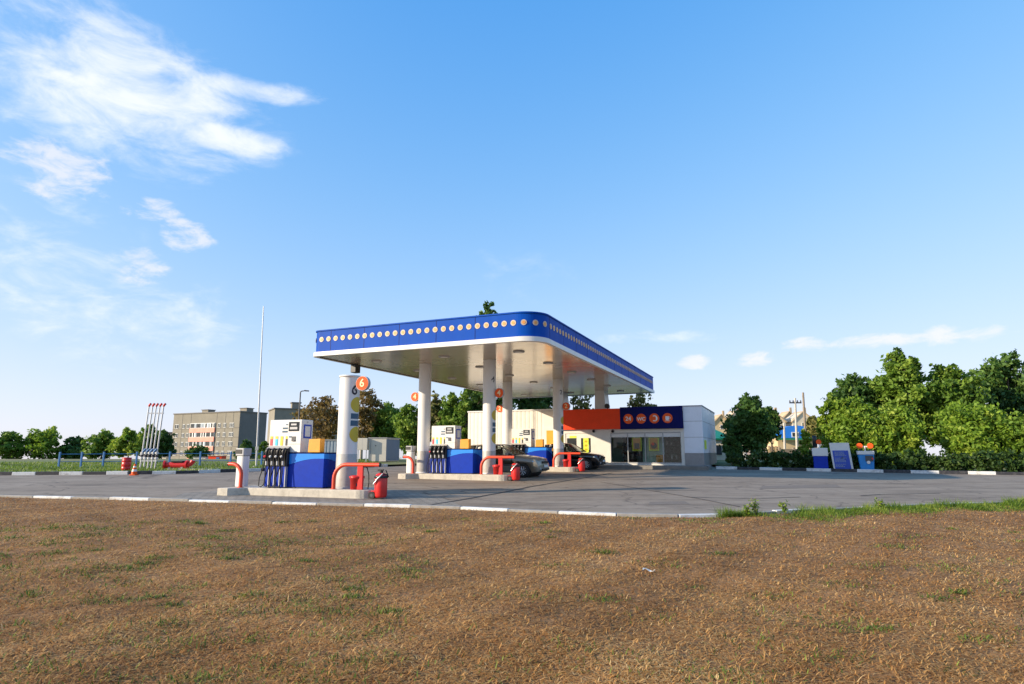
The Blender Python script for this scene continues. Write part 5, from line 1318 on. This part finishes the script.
for i, z in enumerate(zr):
    for x, w_ in ((1.0, 1.7), (4.6, 1.1), (6.6, 1.1), (20.6, 1.1), (23.0, 1.1), (25.6, 1.8)): win(x, z + .1, w_, 1.35, r)
    if i < 4:
        bp_ = MB().box(8.4, 19.6, -.4, -.06, z - 1.9, z - .55).build('balcony', M['pink'], r)
        lg = MB().box(8.5, 19.5, -.3, -.07, z - .55, z + .95).build('loggia', M['winwhite'], r); q = MB(); x = 8.7
        while x < 19.2:
            w_ = random.choice((.6, .9, .5)); q.box(x, min(x + w_, 19.4), -.36, -.305, z - .45, z + .8, random.choice((0, 0, 0, 1))); x += w_ + random.choice((.12, .15, .5))
        q.build('pane', [M['windark'], M['fencegrey']], lg)
    else:
        for x in (9.5, 13, 16.5): win(x, z + .1, 1.3, 1.35, r)
# second block: blank gable behind the brown trees
D2 = 150; P = at(275, 408.5, D2); P2 = at(345, 409.5, D2 + 8); hb2 = P[2] + .5
r = root('apartment_block', 'plain beige apartment block gable behind the brown autumn trees', 'apartment block', (P[0], D2, -.6), math.atan2(8, P2[0] - P[0]))
wl = math.hypot(8, P2[0] - P[0]); MB().box(0, wl, 0, 10, -1, hb2).build('wall', M['panelblock'], r)
m_ = MB()
for i in range(1, 5): m_.box(0, wl, -.03, -.005, hb2 - 2.8 * i, hb2 - 2.8 * i + .14)
for x in (5.6, 11.4): m_.box(x, x + .14, -.028, -.006, 0, hb2)
m_.build('panel_joint', M['blockend'], r); MB().box(-.2, wl + .2, -.2, 10.2, hb2 + .01, hb2 + .3).build('roof', M['blockend'], r)
o = MB().box(4.2, 6.2, 2, 4, hb2 + .31, hb2 + 1.7).build('roof_box', M['panelblock'], r); MB().box(4, 6.4, 1.8, 4.2, hb2 + 1.7, hb2 + 1.95).build('vent_cap', M['blockend'], o)
for i in range(4):
    for x in (7.5, 13.0): win(x, hb2 - 1.9 - 2.8 * i, 1.3, 1.3, r)
# slim dark block at the left of the first
P = at(168.5, 433, 270); r = root('apartment_block', 'slim dark distant block just left of the pink-balcony block', 'apartment block', (P[0], 270, -1.8))
MB().box(0, 4.2, 0, 12, -1, P[2] + 1.8).build('wall', M['blockend'], r); MB().box(-.2, 4.4, -.2, 12.2, P[2] + 1.81, P[2] + 2.2).build('roof', M['darkgrey'], r)
for i in range(4): win(1.4, P[2] - .5 - 2.8 * i, 1.3, 1.4, r)
P = at(160, 437, 280); r = root('apartment_block', 'pale distant block seen through the trees left of the dark block', 'apartment block', (P[0], 280, -1.9))
MB().box(0, 6, 0, 10, -1, P[2] + 1.9).build('wall', M['housecream'], r); MB().box(-.2, 6.2, -.2, 10.2, P[2] + 1.91, P[2] + 2.2).build('roof', M['blockend'], r)
for i in range(3): win(1.8, P[2] - .7 - 2.8 * i, 1.4, 1.4, r)
# small huts before the block
def hut(name, label, px0, px1, py0, py1, d, wm, rm, cat='hut', gable=False):
    x0 = at(px0, py1, d)[0]; x1 = at(px1, py1, d)[0]; zt = at((px0 + px1) / 2, py0, d)[2]; zg_ = far_z(d)
    r = root(name, label, cat, (x0, d, zg_)); h = zt - zg_; w_ = x1 - x0
    if gable:
        he = h * .84; m_ = MB(); m_.prism([(0, -.3), (w_, -.3), (w_, he), (w_ / 2, h - .1), (0, he)], 0, w_ * .9, 0, 'y'); m_.build('wall', wm, r)
        q = MB(); t_ = .25 * w_ / 8
        q.add([(-.06 * w_, -.3, he - .06 * h), (w_ / 2, -.3, h), (w_ / 2, w_ * .95, h), (-.06 * w_, w_ * .95, he - .06 * h), (1.06 * w_, -.3, he - .06 * h), (1.06 * w_, w_ * .95, he - .06 * h)], [(0, 1, 2, 3), (1, 4, 5, 2)])
        o = q.build('roof', rm, r, fix=False); sd_ = o.modifiers.new('t', 'SOLIDIFY'); sd_.thickness = .18
        MB().box(w_ * .68, w_ * .78, w_ * .3, w_ * .4, h * .75, h * 1.08).build('chimney', M['roofbrown'], o)
    else:
        MB().box(0, w_, 0, max(2, w_ * .6), -.3, h * .9).build('wall', wm, r); MB().box(-.1, w_ + .1, -.15, max(2, w_ * .6) + .15, h * .9 + .001, h).build('roof', rm, r)
    return r, w_, h
r, w_, h = hut('kiosk', 'small white kiosk before the apartment block', 193, 205, 457, 461.5, 120, M['white'], M['grey'], 'kiosk'); win(w_ * .55, h * .5, w_ * .2, h * .3, r)
r, w_, h = hut('shed', 'low brick-red shed right of the white kiosk', 208, 221, 455.5, 462, 118, M['redsign'], M['roofbrown'], 'shed'); MB().box(w_ * .6, w_ * .85, -.06, -.01, -.1, h * .7).build('door', M['railblue'], r)
# yellow houses far right
for lb, px0, px1, py0, d, wm in (('ochre gabled house left of the dark tree beside the shop', 714, 733, 414, 150, 'houseyellow'), ('cream gabled house behind the dark tree beside the shop', 728, 750, 410, 155, 'housecream'),
                                 ('cream house with gable right of the dark tree top', 766, 788, 411, 150, 'housecream'), ('yellow house left of the utility poles', 783, 802, 411, 158, 'houseyellow'), ('pale house behind the utility poles', 795, 818, 411, 150, 'housecream')):
    r, w_, h = hut('house', lb, px0, px1, py0, 455, d, M[wm], M['roofbrown'], 'house', True); r['group'] = 'houses beyond the trees'
    for zz in (.30, .5):
        for f in (.2, .62): win(w_ * f, h * zz, w_ * .16, h * .09, r)
    win(w_ * .4, h * .72, w_ * .18, h * .09, r)
# green roofed building beside the shop
d = 48; x0 = at(711, 440, d)[0]; x1 = at(730, 440, d)[0]; zg_ = far_z(d); h = at(715, 438.5, d)[2] - zg_; ht_ = at(713, 427, d)[2] - zg_
r = root('green_roof_shed', 'beige shed with sloping green roof right of the shop corner', 'shed', (x0, d, zg_)); MB().box(-1, x1 - x0, 0, 4, -.3, h).build('wall', M['housecream'], r)
m_ = MB(); m_.add([(-1.2, -.3, h + .02), (x1 - x0 + .3, -.3, h - .0), (x1 - x0 - .6, 2.2, ht_), (-1.2, 2.2, ht_)], [(0, 1, 2, 3)]); o = m_.build('roof', M['roofgreen'], r, fix=False); sd_ = o.modifiers.new('t', 'SOLIDIFY'); sd_.thickness = .12
MB().box(.35, .75, -.05, -.005, .5, h - .5).build('window', M['windark'], r)
# blue arched hall
d = 80; x0 = at(777, 438, d)[0]; x1 = at(818, 438, d)[0]; zg_ = far_z(d); h = at(800, 438, d)[2] - zg_; ht_ = at(800, 425.5, d)[2] - zg_
r = root('arched_hall', 'hall with a blue arched roof beyond the hedge', 'hall', (x0, d, zg_)); w_ = x1 - x0
arc = [(w_ / 2 - w_ / 2 * math.cos(a), h + (ht_ - h) * math.sin(a)) for a in [i / 14 * PI for i in range(15)]]
MB().prism([(x, z) for x, z in arc] , .0, 14, 0, 'y').build('roof', M['roofblue'], r); MB().box(.1, w_ - .1, .1, 13.9, -.3, h - .002).build('wall', M['houseyellow'], r)
fr_ = MB().box(w_ * .36, w_ * .54, -.05, -.005, h + .1, h + .75).build('window', M['winwhite'], r); m_ = MB(); m_.box(w_ * .38, w_ * .445, -.09, -.051, h + .2, h + .65); m_.box(w_ * .455, w_ * .52, -.09, -.051, h + .2, h + .65); m_.build('pane', M['windark'], fr_)
MB().box(0, w_, -.6, -.1, h - .25, h - .05).build('awning', M['roofgreen'], r)
# pink-white wall, yellow gate, brown shed
d = 56
def wallpiece(name, label, px0, px1, py0, py1, d, m, cat, caps=None):
    x0, _, zt = at(px0, py0, d); x1 = at(px1, py0, d)[0]; zg_ = at(px0, py1, d)[2]; z0_ = min(zg_, far_z(d))
    r = root(name, label, cat, (x0, d, z0_)); MB().box(0, x1 - x0, 0, .2, -.2, zt - z0_).build('panel', m, r)
    for i in range(4): x = (x1 - x0) * i / 3; MB().box(x - .08, x + .08, -.05, .25, -.2, zt - z0_ + .12).build('post', M['white'] if caps is None else caps, r)
    return r
wallpiece('boundary_wall', 'pinkish white boundary wall behind the hedge', 744, 769, 447, 456, d, mat('pinkwhite', (.66, .50, .45), .7, var=.25, scale=.8), 'wall')
wallpiece('yellow_fence', 'yellow plank fence right of the pinkish wall', 769, 779, 447.5, 456, 54, M['houseyellow'], 'fence', M['houseyellow'])
wallpiece('plank_fence', 'brown plank fence under the blue arched roof', 780, 822, 449, 458, 53, M['wood'], 'fence', M['wood'])
# utility poles
def pole(label, pxb, pxt, pyt, d, m, arms):
    zg_ = far_z(d); xb_ = at(pxb, 455, d)[0]; T = at(pxt, pyt, d)
    r = root('utility_pole', label, 'utility pole', (xb_, d, zg_), 0, 'utility poles'); H = T[2] - zg_; lx = T[0] - xb_
    MB().tube([(0, 0, -.3), (lx, 0, H)], [.12, .085], 10).build('pole', m, r)
    if arms:
        MB().box(lx - .55, lx + .55, -.06, .06, H - .5, H - .38).build('crossarm', M['darkgrey'], r)
        for s_ in (-.5, -.2, .2, .5): MB().lathe([(.05, H - .38), (.07, H - .3), (.03, H - .2), (0, H - .19)], (lx + s_, 0), 8).build('insulator', M['darkgrey'], r)
pole('pale concrete utility pole with crossarm before the blue roof', 797, 795, 398, 58, M['polecon'], True)
pole('plain brown wooden utility pole right of the pale pole', 806.5, 803, 392.5, 56, M['wood'], False)
pole('short thin pole left of the pale utility pole', 784.6, 784, 423, 60, M['polecon'], False)
